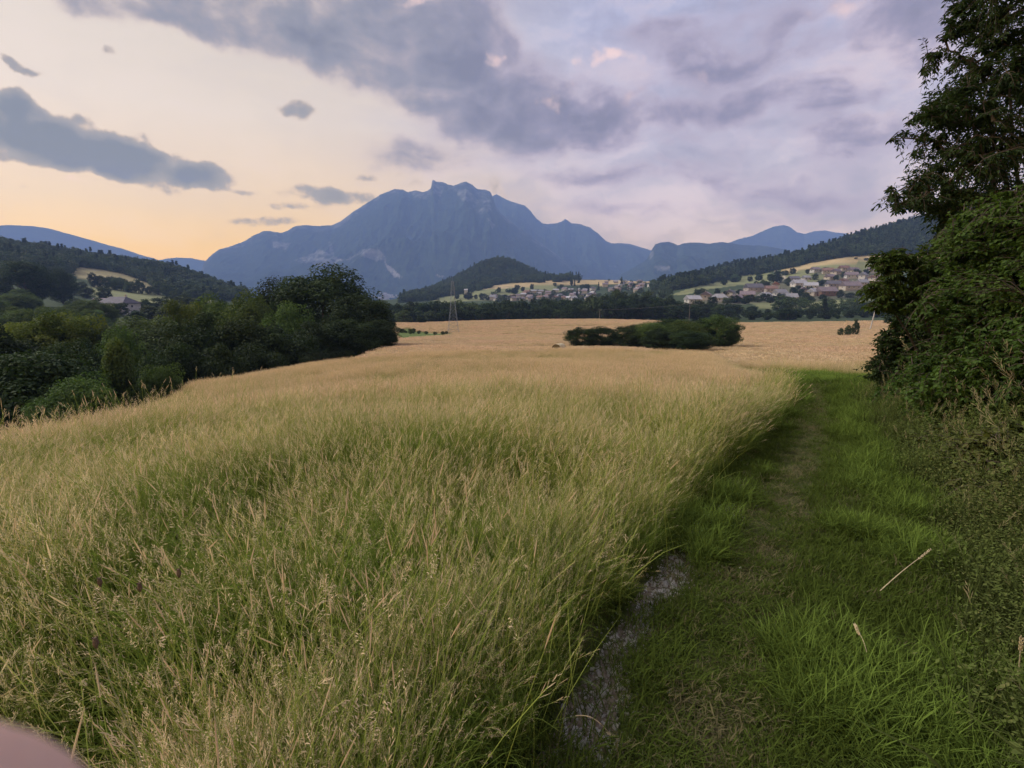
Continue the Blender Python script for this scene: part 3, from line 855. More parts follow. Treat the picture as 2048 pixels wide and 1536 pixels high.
M1 = [(385, 612), (408, 524), (425, 508), (440, 498), (470, 490), (490, 482), (505, 472), (525, 463), (540, 462), (560, 466), (575, 462), (590, 452), (610, 450), (640, 452), (665, 450), (680, 443), (700, 428), (740, 402), (760, 390), (790, 378), (805, 379), (815, 384), (832, 381), (845, 384), (855, 382), (862, 376), (865, 359), (872, 363), (885, 364), (897, 369), (907, 371), (920, 366), (932, 363), (945, 370), (955, 378), (970, 379), (981, 383), (986, 396), (991, 412), (1002, 427), (1030, 450), (1060, 470), (1100, 500), (1150, 535), (1190, 560), (1240, 590), (1290, 612)]
mountain('mountain', M1, 6600, 3900, 8200, seed=1.3, crestrough=2.5, rows=130, rocktop=45,
         rock=[([(725, 498), (755, 495), (775, 515), (770, 528), (740, 520), (718, 512)], .62), ([(768, 522), (785, 535), (805, 555), (790, 556), (775, 540)], .8),
               ([(585, 522), (640, 498), (690, 520), (640, 533)], .58), ([(655, 480), (664, 485), (673, 530), (668, 545), (662, 520)], .55),
               ([(543, 480), (582, 486), (572, 500), (546, 496)], .6), ([(970, 430), (992, 450), (985, 460)], .6), ([(867, 366), (890, 372), (880, 395), (865, 385)], .55),
               ([(905, 375), (985, 385), (990, 420), (960, 430), (930, 410)], .5), ([(868, 545), (890, 553), (880, 556), (868, 550)], .7), ([(690, 520), (720, 500), (722, 510), (700, 530)], .5)])
M2 = [(960, 420), (985, 392), (992, 388), (1005, 395), (1020, 402), (1035, 407), (1050, 411), (1062, 423), (1072, 436), (1084, 446), (1095, 448), (1112, 446), (1124, 443), (1130, 438), (1136, 441), (1142, 446), (1160, 448), (1180, 455), (1195, 466), (1210, 480), (1222, 487), (1240, 486), (1260, 488), (1280, 494), (1300, 500), (1360, 520), (1450, 560), (1520, 612)]
mountain('mountain', M2, 7700, 5200, 8700, seed=4.1, crestrough=1.6, rows=90, rocktop=20,
         rock=[([(1175, 535), (1240, 530), (1235, 552), (1180, 552)], .42)])
M3 = [(1200, 612), (1240, 550), (1266, 536), (1293, 519), (1301, 505), (1305, 497), (1311, 488), (1322, 485), (1338, 484), (1348, 487), (1355, 491), (1365, 487), (1380, 485), (1398, 485), (1420, 487), (1443, 484), (1460, 486), (1477, 489), (1504, 491), (1520, 491), (1538, 493), (1570, 499), (1620, 512), (1700, 540), (1780, 570), (1850, 612)]
mountain('mountain', M3, 5200, 3400, 6400, seed=7.7, crestrough=1.8, rows=80,
         rock=[([(1310, 528), (1340, 530), (1342, 542), (1315, 545), (1305, 538)], .60), ([(1300, 505), (1308, 500), (1306, 518), (1298, 520)], .5)])
M4 = [(1380, 560), (1420, 500), (1456, 486), (1477, 478), (1504, 472), (1530, 460), (1548, 453), (1567, 450), (1580, 454), (1593, 464), (1609, 468), (1630, 462), (1651, 461), (1672, 465), (1720, 470), (1800, 476), (1900, 490), (1990, 560)]
mountain('mountain', M4, 8400, 6600, 9050, seed=11.0, crestrough=1.0, rows=50, rough=.7)
M5 = [(-150, 520), (-70, 470), (0, 451), (18, 450), (63, 452), (94, 456), (142, 469), (178, 479), (216, 490), (244, 497), (279, 509), (305, 516), (330, 524), (380, 545), (440, 590)]
mountain('mountain', M5, 7200, 5600, 8000, seed=15.0, crestrough=1.0, rows=50, rough=.6)
M6 = [(250, 580), (290, 530), (317, 520), (335, 517), (355, 515), (381, 516), (400, 520), (416, 522), (450, 524), (520, 540), (600, 590)]
mountain('mountain', M6, 8000, 6500, 8800, seed=19.0, crestrough=1.0, rows=40, rough=.5)

# ------------------------------------------------------------------ haze: one box of thin blue air
HB = MB()
x0, x1, y0, y1, z0, z1 = -HX, HX, -1500, HFAR, -75, HTOP
HB.add([(x0, y0, z0), (x1, y0, z0), (x1, y1, z0), (x0, y1, z0), (x0, y0, z1), (x1, y0, z1), (x1, y1, z1), (x0, y1, z1)],
       [(3, 2, 1, 0), (4, 5, 6, 7), (0, 1, 5, 4), (1, 2, 6, 5), (2, 3, 7, 6), (3, 0, 4, 7)])
m, n, out = mat('haze')
pv = n.n('ShaderNodeVolumePrincipled')
pv.inputs['Color'].default_value = (.29, .44, .86, 1)
pv.inputs['Density'].default_value = HD
m.node_tree.links.new(pv.outputs[0], out.inputs['Volume'])
link('haze', HB.mesh('haze', [m]), kind='stuff')

#@@VEG
# ------------------------------------------------------------------ scattering of small stuff (grass, woods)
def scatter(name, P, rotz, tilt, scl, pick, protos, **props):
    """one object: a cloud of points that carries copies of the prototype meshes"""
    src = bpy.data.collections.new(name + '_source')
    for i, me_ in enumerate(protos):
        src.objects.link(bpy.data.objects.new('%s_source_%02d' % (name, i), me_))
    me = bpy.data.meshes.new(name)
    me.vertices.add(len(P))
    me.vertices.foreach_set('co', np.asarray(P, np.float32).ravel())
    rot = np.column_stack([tilt[:, 0], tilt[:, 1], rotz]).astype(np.float32)
    a = me.attributes.new('rot', 'FLOAT_VECTOR', 'POINT'); a.data.foreach_set('vector', rot.ravel())
    scl = np.asarray(scl, np.float32)
    if scl.ndim == 1:
        scl = np.column_stack([scl, scl, scl])
    a = me.attributes.new('scl', 'FLOAT_VECTOR', 'POINT'); a.data.foreach_set('vector', scl.ravel())
    a = me.attributes.new('pick', 'INT', 'POINT'); a.data.foreach_set('value', np.asarray(pick, np.int32))
    o = link(name, me, kind='stuff', **props)
    g = bpy.data.node_groups.new(name, 'GeometryNodeTree')
    g.interface.new_socket('Geometry', in_out='INPUT', socket_type='NodeSocketGeometry')
    g.interface.new_socket('Geometry', in_out='OUTPUT', socket_type='NodeSocketGeometry')
    N = g.nodes.new
    gi, go, ip, ci = N('NodeGroupInput'), N('NodeGroupOutput'), N('GeometryNodeInstanceOnPoints'), N('GeometryNodeCollectionInfo')
    ci.inputs[0].default_value = src
    ci.inputs['Separate Children'].default_value = True
    ci.inputs['Reset Children'].default_value = True
    L = g.links.new
    L(gi.outputs[0], ip.inputs['Points'])
    L(ci.outputs[0], ip.inputs['Instance'])
    ip.inputs['Pick Instance'].default_value = True
    for nm, ty, sock in (('rot', 'FLOAT_VECTOR', 'Rotation'), ('scl', 'FLOAT_VECTOR', 'Scale'), ('pick', 'INT', 'Instance Index')):
        na = N('GeometryNodeInputNamedAttribute'); na.data_type = ty
        na.inputs['Name'].default_value = nm
        if nm == 'rot':
            er = N('FunctionNodeEulerToRotation')
            L(na.outputs[0], er.inputs[0]); L(er.outputs[0], ip.inputs[sock])
        else:
            L(na.outputs[0], ip.inputs[sock])
    L(ip.outputs[0], go.inputs[0])
    md = o.modifiers.new('scatter', 'NODES')
    md.node_group = g
    return o


class GB:
    """grass builder: ribbons and seed heads gathered into one small mesh"""
    def __init__(self, rng):
        self.V, self.Q, self.t, self.h, self.r = [], [], [], [], []
        self.rng = rng

    def ribbon(self, pts, wid, side, head=0.0, t0=0.0, t1=1.0, rnd=None):
        rnd = self.rng.random() if rnd is None else rnd
        b = len(self.V)
        n_ = len(pts)
        for i, p in enumerate(pts):
            w = wid[i] / 2
            self.V.append(p - side * w); self.V.append(p + side * w)
            tt = t0 + (t1 - t0) * i / (n_ - 1)
            self.t += [tt, tt]; self.h += [head, head]; self.r += [rnd, rnd]
        for i in range(n_ - 1):
            k = b + 2 * i
            self.Q.append((k, k + 1, k + 3, k + 2))

    def curve(self, x, y, L, ang, lean, bend, n_):
        """points of a stalk from (x, y, 0): starts leaning by lean, bends over by bend"""
        d = np.array([math.cos(ang), math.sin(ang), 0.0])
        p = np.array([x, y, 0.0]); out = [p.copy()]
        for i in range(n_ - 1):
            a = lean + bend * ((i + 1) / (n_ - 1)) ** 1.6
            p = p + (d * math.sin(a) + np.array([0, 0, math.cos(a)])) * L / (n_ - 1)
            out.append(p.copy())
        return out, d

    def blade(self, x, y, L, w, seg=5, lean=None, bend=None):
        r = self.rng
        ang = r.random() * 6.283
        lean = r.uniform(0.02, 0.35) if lean is None else lean
        bend = r.uniform(0.2, 1.7) if bend is None else bend
        pts, d = self.curve(x, y, L, ang, lean, bend, seg)
        side = np.array([-d[1], d[0], 0.0])
        tw = r.uniform(-.6, .6)
        side = side * math.cos(tw) + d * math.sin(tw)
        wid = [w * (1 - (i / (seg - 1)) ** 2.2) * (0.75 if i == 0 else 1) + 0.0003 for i in range(seg)]
        self.ribbon(pts, wid, side, t1=min(1.0, L / 0.7))

    def stalk(self, x, y, L, w, kind, seg=5, fine=True, bend=None, lean=None):
        r = self.rng
        ang = r.normal(0.9, 1.1)              # the wind leans them one way more than others
        bend = r.uniform(0.1, 0.9) if bend is None else bend
        pts, d = self.curve(x, y, L, ang, r.uniform(0, .18) if lean is None else lean, bend, seg)
        side = np.array([-d[1], d[0], 0.0])
        rnd = r.random()
        self.ribbon(pts, [w] * seg, side, t0=0.15, t1=0.95, rnd=rnd)
        if fine:                              # crossed ribbon so that it never vanishes edge-on
            self.ribbon(pts, [w] * seg, d * 0.7 + np.array([0, 0, .7]), t0=0.15, t1=0.95, rnd=rnd)
        top, prev = pts[-1], pts[-2]
        dirn = (top - prev); dirn /= np.linalg.norm(dirn)
        hl = r.uniform(0.05, 0.13)
        if kind == 0:                         # drooping brome-like panicle
            nsp = 13 if fine else 5
            down = np.array([0, 0, -1.0])
            for i in range(nsp):
                f = i / nsp
                base = top - dirn * hl * 1.3 * (1 - f)
                a = r.random() * 6.283
                o = np.array([math.cos(a), math.sin(a), 0]) * 0.5 + dirn * 0.6 + d * 0.4
                bl = r.uniform(.01, .035) * (1.2 - f)
                p1 = base + o * bl
                p2 = p1 + (o * .5 + down * .5) * r.uniform(.012, .022)
                sd = np.cross(p2 - base, np.array([0.3, 0.2, 1.0])); sd /= (np.linalg.norm(sd) + 1e-9)
                if fine:
                    self.ribbon([base, p1], [.0008, .0008], sd, head=.8, rnd=rnd)
                self.ribbon([p1, (p1 + p2) / 2, p2], [.0008, .0032 if fine else .007, .0006], sd, head=1.0, rnd=rnd)
        elif kind == 1:                       # dense narrow spike (foxtail, timothy)
            sgn = 3
            c = [top + dirn * hl * i / sgn * .8 for i in range(sgn + 1)]
            ww = [.002, .0048, .004, .0008]
            self.ribbon(c, ww, side, head=1.0, rnd=rnd)
            self.ribbon(c, ww, np.cross(side, dirn), head=1.0, rnd=rnd)
        else:                                 # open feathery head (oat grass, fescue)
            nsp = 9 if fine else 4
            for i in range(nsp):
                f = i / nsp
                base = top - dirn * hl * (1 - f) + dirn * hl * .5
                a = i * 2.4
                o = np.array([math.cos(a), math.sin(a), 0]) * 0.42 + dirn
                ln = r.uniform(.018, .034) * (1.15 - .6 * f)
                sd = np.cross(o, np.array([0.1, 0.4, 1.0])); sd /= (np.linalg.norm(sd) + 1e-9)
                self.ribbon([base, base + o * ln * .6, base + o * ln], [.0006, .0024 if fine else .006, .0006], sd, head=1.0, rnd=rnd)

    def mesh(self, name, m_):
        return mesh(name, np.array(self.V), np.array(self.Q), [m_], attrs={'t': self.t, 'head': self.h, 'rnd': self.r})


def tall_clump(seed, rad, nb, ns, H, m_, fine=True, w=0.0045, kinds=(0, 1, 2), greenish=0.0):
    r = np.random.default_rng(seed)
    g = GB(r)
    for i in range(nb):
        a, q_ = r.random() * 6.283, rad * math.sqrt(r.random())
        g.blade(q_ * math.cos(a), q_ * math.sin(a), H * r.uniform(.35, .95), w * r.uniform(.6, 1.3), seg=5 if fine else 3)
    for i in range(ns):
        a, q_ = r.random() * 6.283, rad * math.sqrt(r.random())
        g.stalk(q_ * math.cos(a), q_ * math.sin(a), H * r.uniform(.7, 1.15), .0021 if fine else .004, kinds[i % len(kinds)], seg=5 if fine else 3, fine=fine)
    return g.mesh('grass_clump', m_)


def short_clump(seed, rad, nb, H, m_, w=0.004, bend=None):
    r = np.random.default_rng(seed)
    g = GB(r)
    for i in range(nb):
        a, q_ = r.random() * 6.283, rad * math.sqrt(r.random())
        g.blade(q_ * math.cos(a), q_ * math.sin(a), H * r.uniform(.35, 1.1), w * r.uniform(.6, 1.3), seg=4, lean=r.uniform(.05, .8), bend=r.uniform(.2, 1.3))
    return g.mesh('grass_clump', m_)


def wedge(rng, n_, r0, r1, a0=-62, a1=62, p=1.0):
    """random ground positions between two distances from the viewer, denser close by when p > 1"""
    u = rng.random(n_)
    rr = np.sqrt(r0 ** 2 + (r1 ** 2 - r0 ** 2) * u ** p)
    th = np.radians(rng.uniform(a0, a1, n_))
    return rr * np.sin(th), rr * np.cos(th)


def in_tall_near(x, y):
    return (~inpoly(x, y, PATH)) & ~right_of_hedge(x, y)


# where the green bank and the dark strip towards the mast lie

FIELDTOP = 315.0

rng = np.random.default_rng(11)
# --- foreground meadow, 0.3 to 9 m
fine = [tall_clump(100 + i, .17, 64, 22, .56, M_TALL, True, kinds=(0, 2, 0, 2, 2, 1)) for i in range(7)]
lush = [tall_clump(120 + i, .16, 110, 8, .56, M_LUSH, True, w=.005, kinds=(0, 2, 2)) for i in range(4)]
x, y = wedge(rng, 10500, 0.25, 9.5, -75, 75)
# a dense wall of grass right along the track's edge
cumE = np.concatenate([[0], np.cumsum([math.hypot(b_[0] - a_[0], b_[1] - a_[1]) for a_, b_ in zip(EDGEW[:-1], EDGEW[1:])])])
tE = rng.random(2600) ** 1.3 * min(cumE[-1], 12.0) - .8
ex = np.interp(tE, cumE, [p[0] for p in EDGEW]) + np.minimum(tE, 0) * d0.x
ey = np.interp(tE, cumE, [p[1] for p in EDGEW]) + np.minimum(tE, 0) * d0.y
oE = rng.uniform(.12, .55, 2600)
x = np.concatenate([x, ex - oE * .86]); y = np.concatenate([y, ey + oE * .5])
z = ground_z(x, y)
k = in_tall_near(x, y) & (np.hypot(x, y) > .55)
x, y, z = x[k], y[k], z[k]
n_ = len(x)
de = dist_line(x, y, EDGEW)
pn = fbm(x * .9 + 5, y * .9, 3)
pick = np.where((rng.random(n_) < np.clip(np.where(de < .6, .9, np.where(pn > .50, .35, .0) + .72 - np.hypot(x, y) / 8), .08, .88)), 7 + rng.integers(0, 4, n_), rng.integers(0, 7, n_))
sc = rng.uniform(.65, 1.15, n_) * (0.92 + 1.1 * (pn - .5)) * np.where(de < .25, .80, 1)
pw = fbm(x * .5 + 9, y * .5 + 3, 3) - .5
rz_ = rng.normal(0, 1.2, n_)
pv2 = fbm(x * .7 + 29, y * .7 + 13, 3) - .5
over = np.clip(1 - de / .30, 0, 1) * .10            # at the track's edge the grass leans out over the rut
nearE = np.clip(de / .8, .25, 1)
LXv, LYv = pw * 2.0 * nearE + .12 + over * .82, pv2 * 2.0 * nearE - over * .45
ax_, ay_ = -LYv, LXv
tilt = np.column_stack([ax_ * np.cos(rz_) + ay_ * np.sin(rz_), -ax_ * np.sin(rz_) + ay_ * np.cos(rz_)]) + rng.normal(0, .12, (n_, 2))
# scattered taller stalks stand over the rest
tl_ = [tall_clump(130 + i, .22, 2, 4, .74, M_TALL, True, kinds=(0, 2, 0, 1)) for i in range(4)]
ex_ = rng.choice(n_, 1500)
x2, y2 = x[ex_] + rng.normal(0, .1, 1500), y[ex_] + rng.normal(0, .1, 1500)
k2 = in_tall_near(x2, y2) & (np.hypot(x2, y2) > .8)
x2, y2 = x2[k2], y2[k2]; m2 = len(x2)
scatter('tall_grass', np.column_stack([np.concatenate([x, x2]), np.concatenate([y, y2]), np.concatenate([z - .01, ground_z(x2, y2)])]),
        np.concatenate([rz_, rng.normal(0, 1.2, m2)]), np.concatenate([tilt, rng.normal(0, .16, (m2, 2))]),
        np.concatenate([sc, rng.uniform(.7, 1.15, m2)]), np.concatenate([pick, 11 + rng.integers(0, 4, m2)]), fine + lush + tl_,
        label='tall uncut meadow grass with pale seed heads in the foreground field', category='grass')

# --- middle meadow, 9 to 45 m
midc = [tall_clump(140 + i, .30, 46, 60, .50, M_MID, False, w=.006, kinds=(0, 2, 2)) for i in range(6)]
midl = [tall_clump(150 + i, .30, 90, 10, .46, M_TALL, False, w=.009) for i in range(3)]
x, y = wedge(rng, 50000, 9, 46)
k = in_tall_near(x, y)
x, y = x[k], y[k]
z = ground_z(x, y)
k = ~((x < 0) & (z < -7.2))
x, y, z = x[k], y[k], z[k]
n_ = len(x)
pn = fbm(x * .16 + 5, y * .12, 4)
de = dist_line(x, y, EDGEW)
gp = (pn > .53) & (rng.random(n_) < .8) | ((de < .5) & (rng.random(n_) < .7))
px_, py_ = proj(x, y, z + .4)
for pg in ([(870, 738), (960, 722), (1060, 728), (1080, 745), (980, 752), (880, 756)], [(1060, 702), (1330, 700), (1360, 712), (1200, 722), (1080, 716)], [(1430, 716), (1540, 738), (1560, 752), (1480, 742)],
           [(700, 745), (860, 722), (900, 735), (760, 765)], [(0, 800), (200, 775), (420, 770), (300, 815), (60, 850)]):
    gp |= inpoly(px_ + 25 * (fbm(x * .8, y * .8, 3) - .5), py_ + 14 * (fbm(x * .8 + 9, y * .8, 3) - .5), pg) & (rng.random(n_) < .75)
pick = np.where(gp, 6 + rng.integers(0, 3, n_), rng.integers(0, 6, n_))
sc = rng.uniform(.75, 1.15, n_) * np.where(gp, .72, 1)
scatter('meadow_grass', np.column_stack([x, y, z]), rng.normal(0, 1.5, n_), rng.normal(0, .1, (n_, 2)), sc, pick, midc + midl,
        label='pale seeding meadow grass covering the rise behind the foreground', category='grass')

# --- the far fields, 45 to 315 m
farc = []
for i in range(5):
    r_ = np.random.default_rng(170 + i); g = GB(r_)
    for j in range(46):
        a, q_ = r_.random() * 6.283, .8 * math.sqrt(r_.random())
        g.blade(q_ * math.cos(a), q_ * math.sin(a), r_.uniform(.35, .62), .045, seg=3, lean=.1, bend=.7)
    for j in range(26):
        a, q_ = r_.random() * 6.283, .8 * math.sqrt(r_.random())
        b0 = np.array([q_ * math.cos(a), q_ * math.sin(a), .42]); sd = np.array([math.cos(a * 3), math.sin(a * 3), 0])
        g.ribbon([b0, b0 + np.array([.03, 0, .12]), b0 + np.array([.08, .02, .2])], [.02, .06, .01], sd, head=1.0)
    farc.append(g.mesh('field_clump', M_FIELD))
x, y = wedge(rng, 80000, 45, 318, -50, 50, 1.35)
k = in_tall_near(x, y)
x, y = x[k], y[k]
z = ground_z(x, y)
px_, py_ = proj(x, y, z)
wood = (px_ < 775 - np.clip(y - 60, 0, 60) * .0) & (x < 0) & (z < -6.3) & (px_ < 772)
bandf = np.zeros(len(x), bool)
for ln in ([(960, 672), (1060, 667), (1150, 674)], [(795, 676), (850, 673), (905, 670)], [(1480, 668), (1580, 664), (1700, 668)], [(1000, 655), (1200, 652)], [(1500, 690), (1620, 684), (1730, 690)], [(860, 683), (980, 680)]):
    bandf |= dist_line(px_, py_ + 2.5 * (fbm(x * .15, y * .15, 3) - .5), ln) < .9
wood = wood | ((y > 60) & bandf & (rng.random(len(x)) < .8))
k = ~wood & (py_ > 636) & (y < 316) & ~((y > 75) & inpoly(px_, py_, BANK))
x, y, z = x[k], y[k], z[k]
n_ = len(x)
sc = rng.uniform(.8, 1.25, n_) * np.clip((np.hypot(x, y) / 90) ** .3, .8, 1.5)
zs = sc * np.clip(.85 + (fbm(x * .06, y * .06, 3) - .5) * .7, .5, 1.1) * .8
scatter('ripe_field', np.column_stack([x, y, z]), rng.uniform(0, 6.28, n_), rng.normal(0, .06, (n_, 2)), np.column_stack([sc, sc, zs]), rng.integers(0, 5, n_), farc,
        label='ripe tan hay fields running back to the dark tree belt', category='grass')

# --- short grass of the track
shc = [short_clump(200 + i, .10, 70, .085, M_SHORT) for i in range(6)] + [short_clump(210 + i, .10, 90, .17, M_SHORT, w=.005) for i in range(3)] + [short_clump(220 + i, .11, 60, .06, M_WORN) for i in range(3)]
x, y = wedge(rng, 75000, .6, 34, -20, 64, 1.9)
z = ground_z(x, y)
k = inpoly(x, y, PATH) | (right_of_hedge(x, y) & (dist_line(x, y, HEDGEW) < 2.5))
dr1, dr2 = dist_line(x, y, RUT1), dist_line(x, y, RUT2)
keep1 = np.clip((dr1 + .05 - .26 * fbm(x * 6 + 3, y * 6, 3)) / .07, .03, 1) + np.clip((np.hypot(x, y) - 3.0) / 3.0, 0, .9) * (.3 + 1.2 * fbm(x * 4 + 13, y * 4 + 31, 2))
keep2 = np.clip((dr2 - .10) / .22, .7, 1)
k &= (rng.random(len(x)) < keep1) & (rng.random(len(x)) < keep2)
x, y, z, dr1, dr2 = x[k], y[k], z[k], dr1[k], dr2[k]
n_ = len(x)
dist_ = np.hypot(x, y)
pn = fbm(x * 1.6 + 5, y * 1.6, 3)
tallp = (pn > .54) & (dr2 > .22)
pick = np.where(tallp & (rng.random(n_) < .6), 6 + rng.integers(0, 3, n_), rng.integers(0, 6, n_))
pick = np.where((rng.random(n_) < (1.0 - dr2 / .30) * (.10 + .9 * fbm(x * 1.3 + 70, y * 1.3 + 11, 2))) | (rng.random(n_) < .10), 9 + rng.integers(0, 3, n_), pick)
sc = rng.uniform(.65, 1.25, n_) * np.clip(dist_ / 7, 1, 2.6)
zs = sc * np.where(dr2 < .22, .5, 1.0) * np.clip(1.2 - dist_ / 40, .5, 1)
scatter('short_grass', np.column_stack([x, y, z - .005]), rng.uniform(0, 6.28, n_), rng.normal(0, .15, (n_, 2)), np.column_stack([sc, sc, zs]), pick, shc,
        label='short green grass growing between and beside the wheel ruts of the track', category='grass')

# ------------------------------------------------------------------ trees
def leaf_quads(C, Nrm, size, rng, asp=0.55):
    """one bent leaf (or leaf spray) per centre C, facing about Nrm"""
    n_ = len(C)
    Nrm = Nrm / (np.linalg.norm(Nrm, axis=1)[:, None] + 1e-9)
    a = np.cross(Nrm, rng.normal(size=(n_, 3)))
    a /= np.linalg.norm(a, axis=1)[:, None] + 1e-9
    b = np.cross(Nrm, a)
    sz = (size * rng.uniform(.6, 1.3, n_))[:, None]
    p0 = C - a * sz * .5
    p2 = C + a * sz * .5 - Nrm * sz * .12
    p1 = C + b * sz * asp * .5 + Nrm * sz * .08
    p3 = C - b * sz * asp * .5 + Nrm * sz * .08
    V = np.stack([p0, p1, p2, p3], 1).reshape(-1, 3)
    Q = np.arange(4 * n_).reshape(n_, 4)
    return V, Q


def crown_mesh(seed, nclump, nleaf, leaf, mats, rw=.40, zc=.56, rz=.42, shape='round', lump=.13, name='crown'):
    """a unit-height crown made of many leaf sprays gathered in clumps of uneven size"""
    r = np.random.default_rng(seed)
    u = r.normal(size=(nclump, 3)); u /= np.linalg.norm(u, axis=1)[:, None]
    rad = r.uniform(.35, 1.0, nclump) ** .45
    lobes = 1 + .22 * (fbm(u[:, 0] * 1.5 + seed, u[:, 1] * 1.5 + u[:, 2] * 1.7, 2) - .5) * 2
    C = u * (rad * lobes)[:, None]
    if shape == 'cone':
        h_ = r.random(nclump) ** 1.4
        ang = r.random(nclump) * 6.283
        rr_ = (1 - h_) * r.uniform(.45, 1.0, nclump)
        C = np.column_stack([np.cos(ang) * rr_, np.sin(ang) * rr_, h_ * 2 - 1])
    C = C * np.array([rw, rw, rz]) + np.array([0, 0, zc])
    C[:, 2] = np.maximum(C[:, 2], .03)
    cs = lump * r.uniform(.55, 1.25, nclump)
    ci = np.repeat(np.arange(nclump), nleaf)
    v = r.normal(size=(len(ci), 3)); v /= np.linalg.norm(v, axis=1)[:, None]
    off = v * (r.uniform(.1, 1.0, len(ci)) ** .28)[:, None] * cs[ci][:, None]
    off[:, 2] *= .7
    P = C[ci] + off
    nr = v * .7 + np.array([0, 0, .7]) + r.normal(size=v.shape) * .45
    V, Q = leaf_quads(P, nr, np.full(len(ci), leaf), r)
    rn = np.clip(r.random(nclump)[ci] * .55 + r.random(len(ci)) * .45, 0, 1)
    return mesh(name, V, Q, mats, attrs={'rnd': np.repeat(rn, 4)}), C


def trunk_mesh(seed, C, th=.03, h=.5, k=6):
    r = np.random.default_rng(seed)
    b = MB()
    pts = [(0, 0, -.04)]
    for i in range(1, 5):
        pts.append((r.normal(0, .012) * i, r.normal(0, .012) * i, h * i / 4))
    b.tube(pts, [th * 1.3, th, th * .85, th * .65, th * .4], k)
    for c in C[r.choice(len(C), min(12, len(C)), replace=False)]:
        i = int(r.integers(1, 5))
        p = Vector(pts[i]); q_ = Vector(c)
        if q_.z < p.z:
            q_.z = p.z + .05
        m_ = p.lerp(q_, .5) + Vector((0, 0, -.02))
        b.tube([p, m_, q_], [th * .4, th * .25, th * .08], 4, cap=False)
    return b.mesh('trunk', [M_BARK])


class TreeKind:
    def __init__(self, seed, nclump, nleaf, leaf, m_, **kw):
        self.crown, C = crown_mesh(seed, nclump, nleaf, leaf, [m_], **kw)
        self.trunk = trunk_mesh(seed, C)
        self.rw = kw.get('rw', .40) + .05


def add_tree(kind, loc, h, w, label, group=None, cat='tree', name='tree', rz=None):
    o = bpy.data.objects.new(name, None)
    COL.objects.link(o)
    o.location = loc
    o.rotation_euler = (0, 0, random.uniform(0, 6.28) if rz is None else rz)
    o.empty_display_size = .1
    k = w / (2 * kind.rw)
    o.scale = (k, k, h)
    o['label'] = label
    o['category'] = cat
    if group:
        o['group'] = group
    link('trunk', kind.trunk, o)
    link('crown', kind.crown, o)
    return o


def tree_top(kind, px, pytop, wpx, Y, label, group=None, hmin=2.0, squat=1.35, **kw):
    """a tree whose top the photograph shows at (px, pytop), at depth Y"""
    s = s_of(px, pytop)
    x = s * Y
    zt = EYE + Y * e_of(pytop)
    zb = float(ground_z(x, Y))
    h = max(zt - zb, hmin)
    return add_tree(kind, (x, Y, zb), h, min(wpx / F * Y, h * squat), label, group, **kw)


MID = {
    'dark': [TreeKind(300 + i, 95, 360, .026, M_LEAF_DARK, lump=.155, zc=.53, rz=.46) for i in range(3)],
    'mid': [TreeKind(310 + i, 95, 360, .026, M_LEAF_MID, lump=.155, zc=.52, rz=.47) for i in range(3)],
    'pale': [TreeKind(320 + i, 95, 360, .026, M_LEAF_PALE, lump=.15, zc=.52, rz=.47) for i in range(2)],
    'yellow': [TreeKind(330 + i, 110, 320, .026, M_LEAF_YEL, lump=.13, zc=.52, rz=.47) for i in range(2)],
    'pointed': [TreeKind(340, 170, 230, .028, M_LEAF_MID, lump=.10, zc=.50, rz=.50, shape='cone', rw=.40)],
}
FARK = {
    'dark': [TreeKind(400 + i, 70, 36, .085, M_LEAF_DARK, lump=.15, zc=.5, rz=.48) for i in range(4)],
    'mid': [TreeKind(410 + i, 70, 36, .085, M_LEAF_FAR, lump=.15, zc=.5, rz=.48) for i in range(4)],
    'pale': [TreeKind(420 + i, 60, 36, .085, M_LEAF_PALE, lump=.15, zc=.5, rz=.48) for i in range(2)],
    'cone': [TreeKind(430 + i, 80, 30, .06, M_LEAF_DARK, lump=.07, zc=.5, rz=.48, shape='cone', rw=.22) for i in range(2)],
}
pickk = lambda d, k: d[k][random.randrange(len(d[k]))]

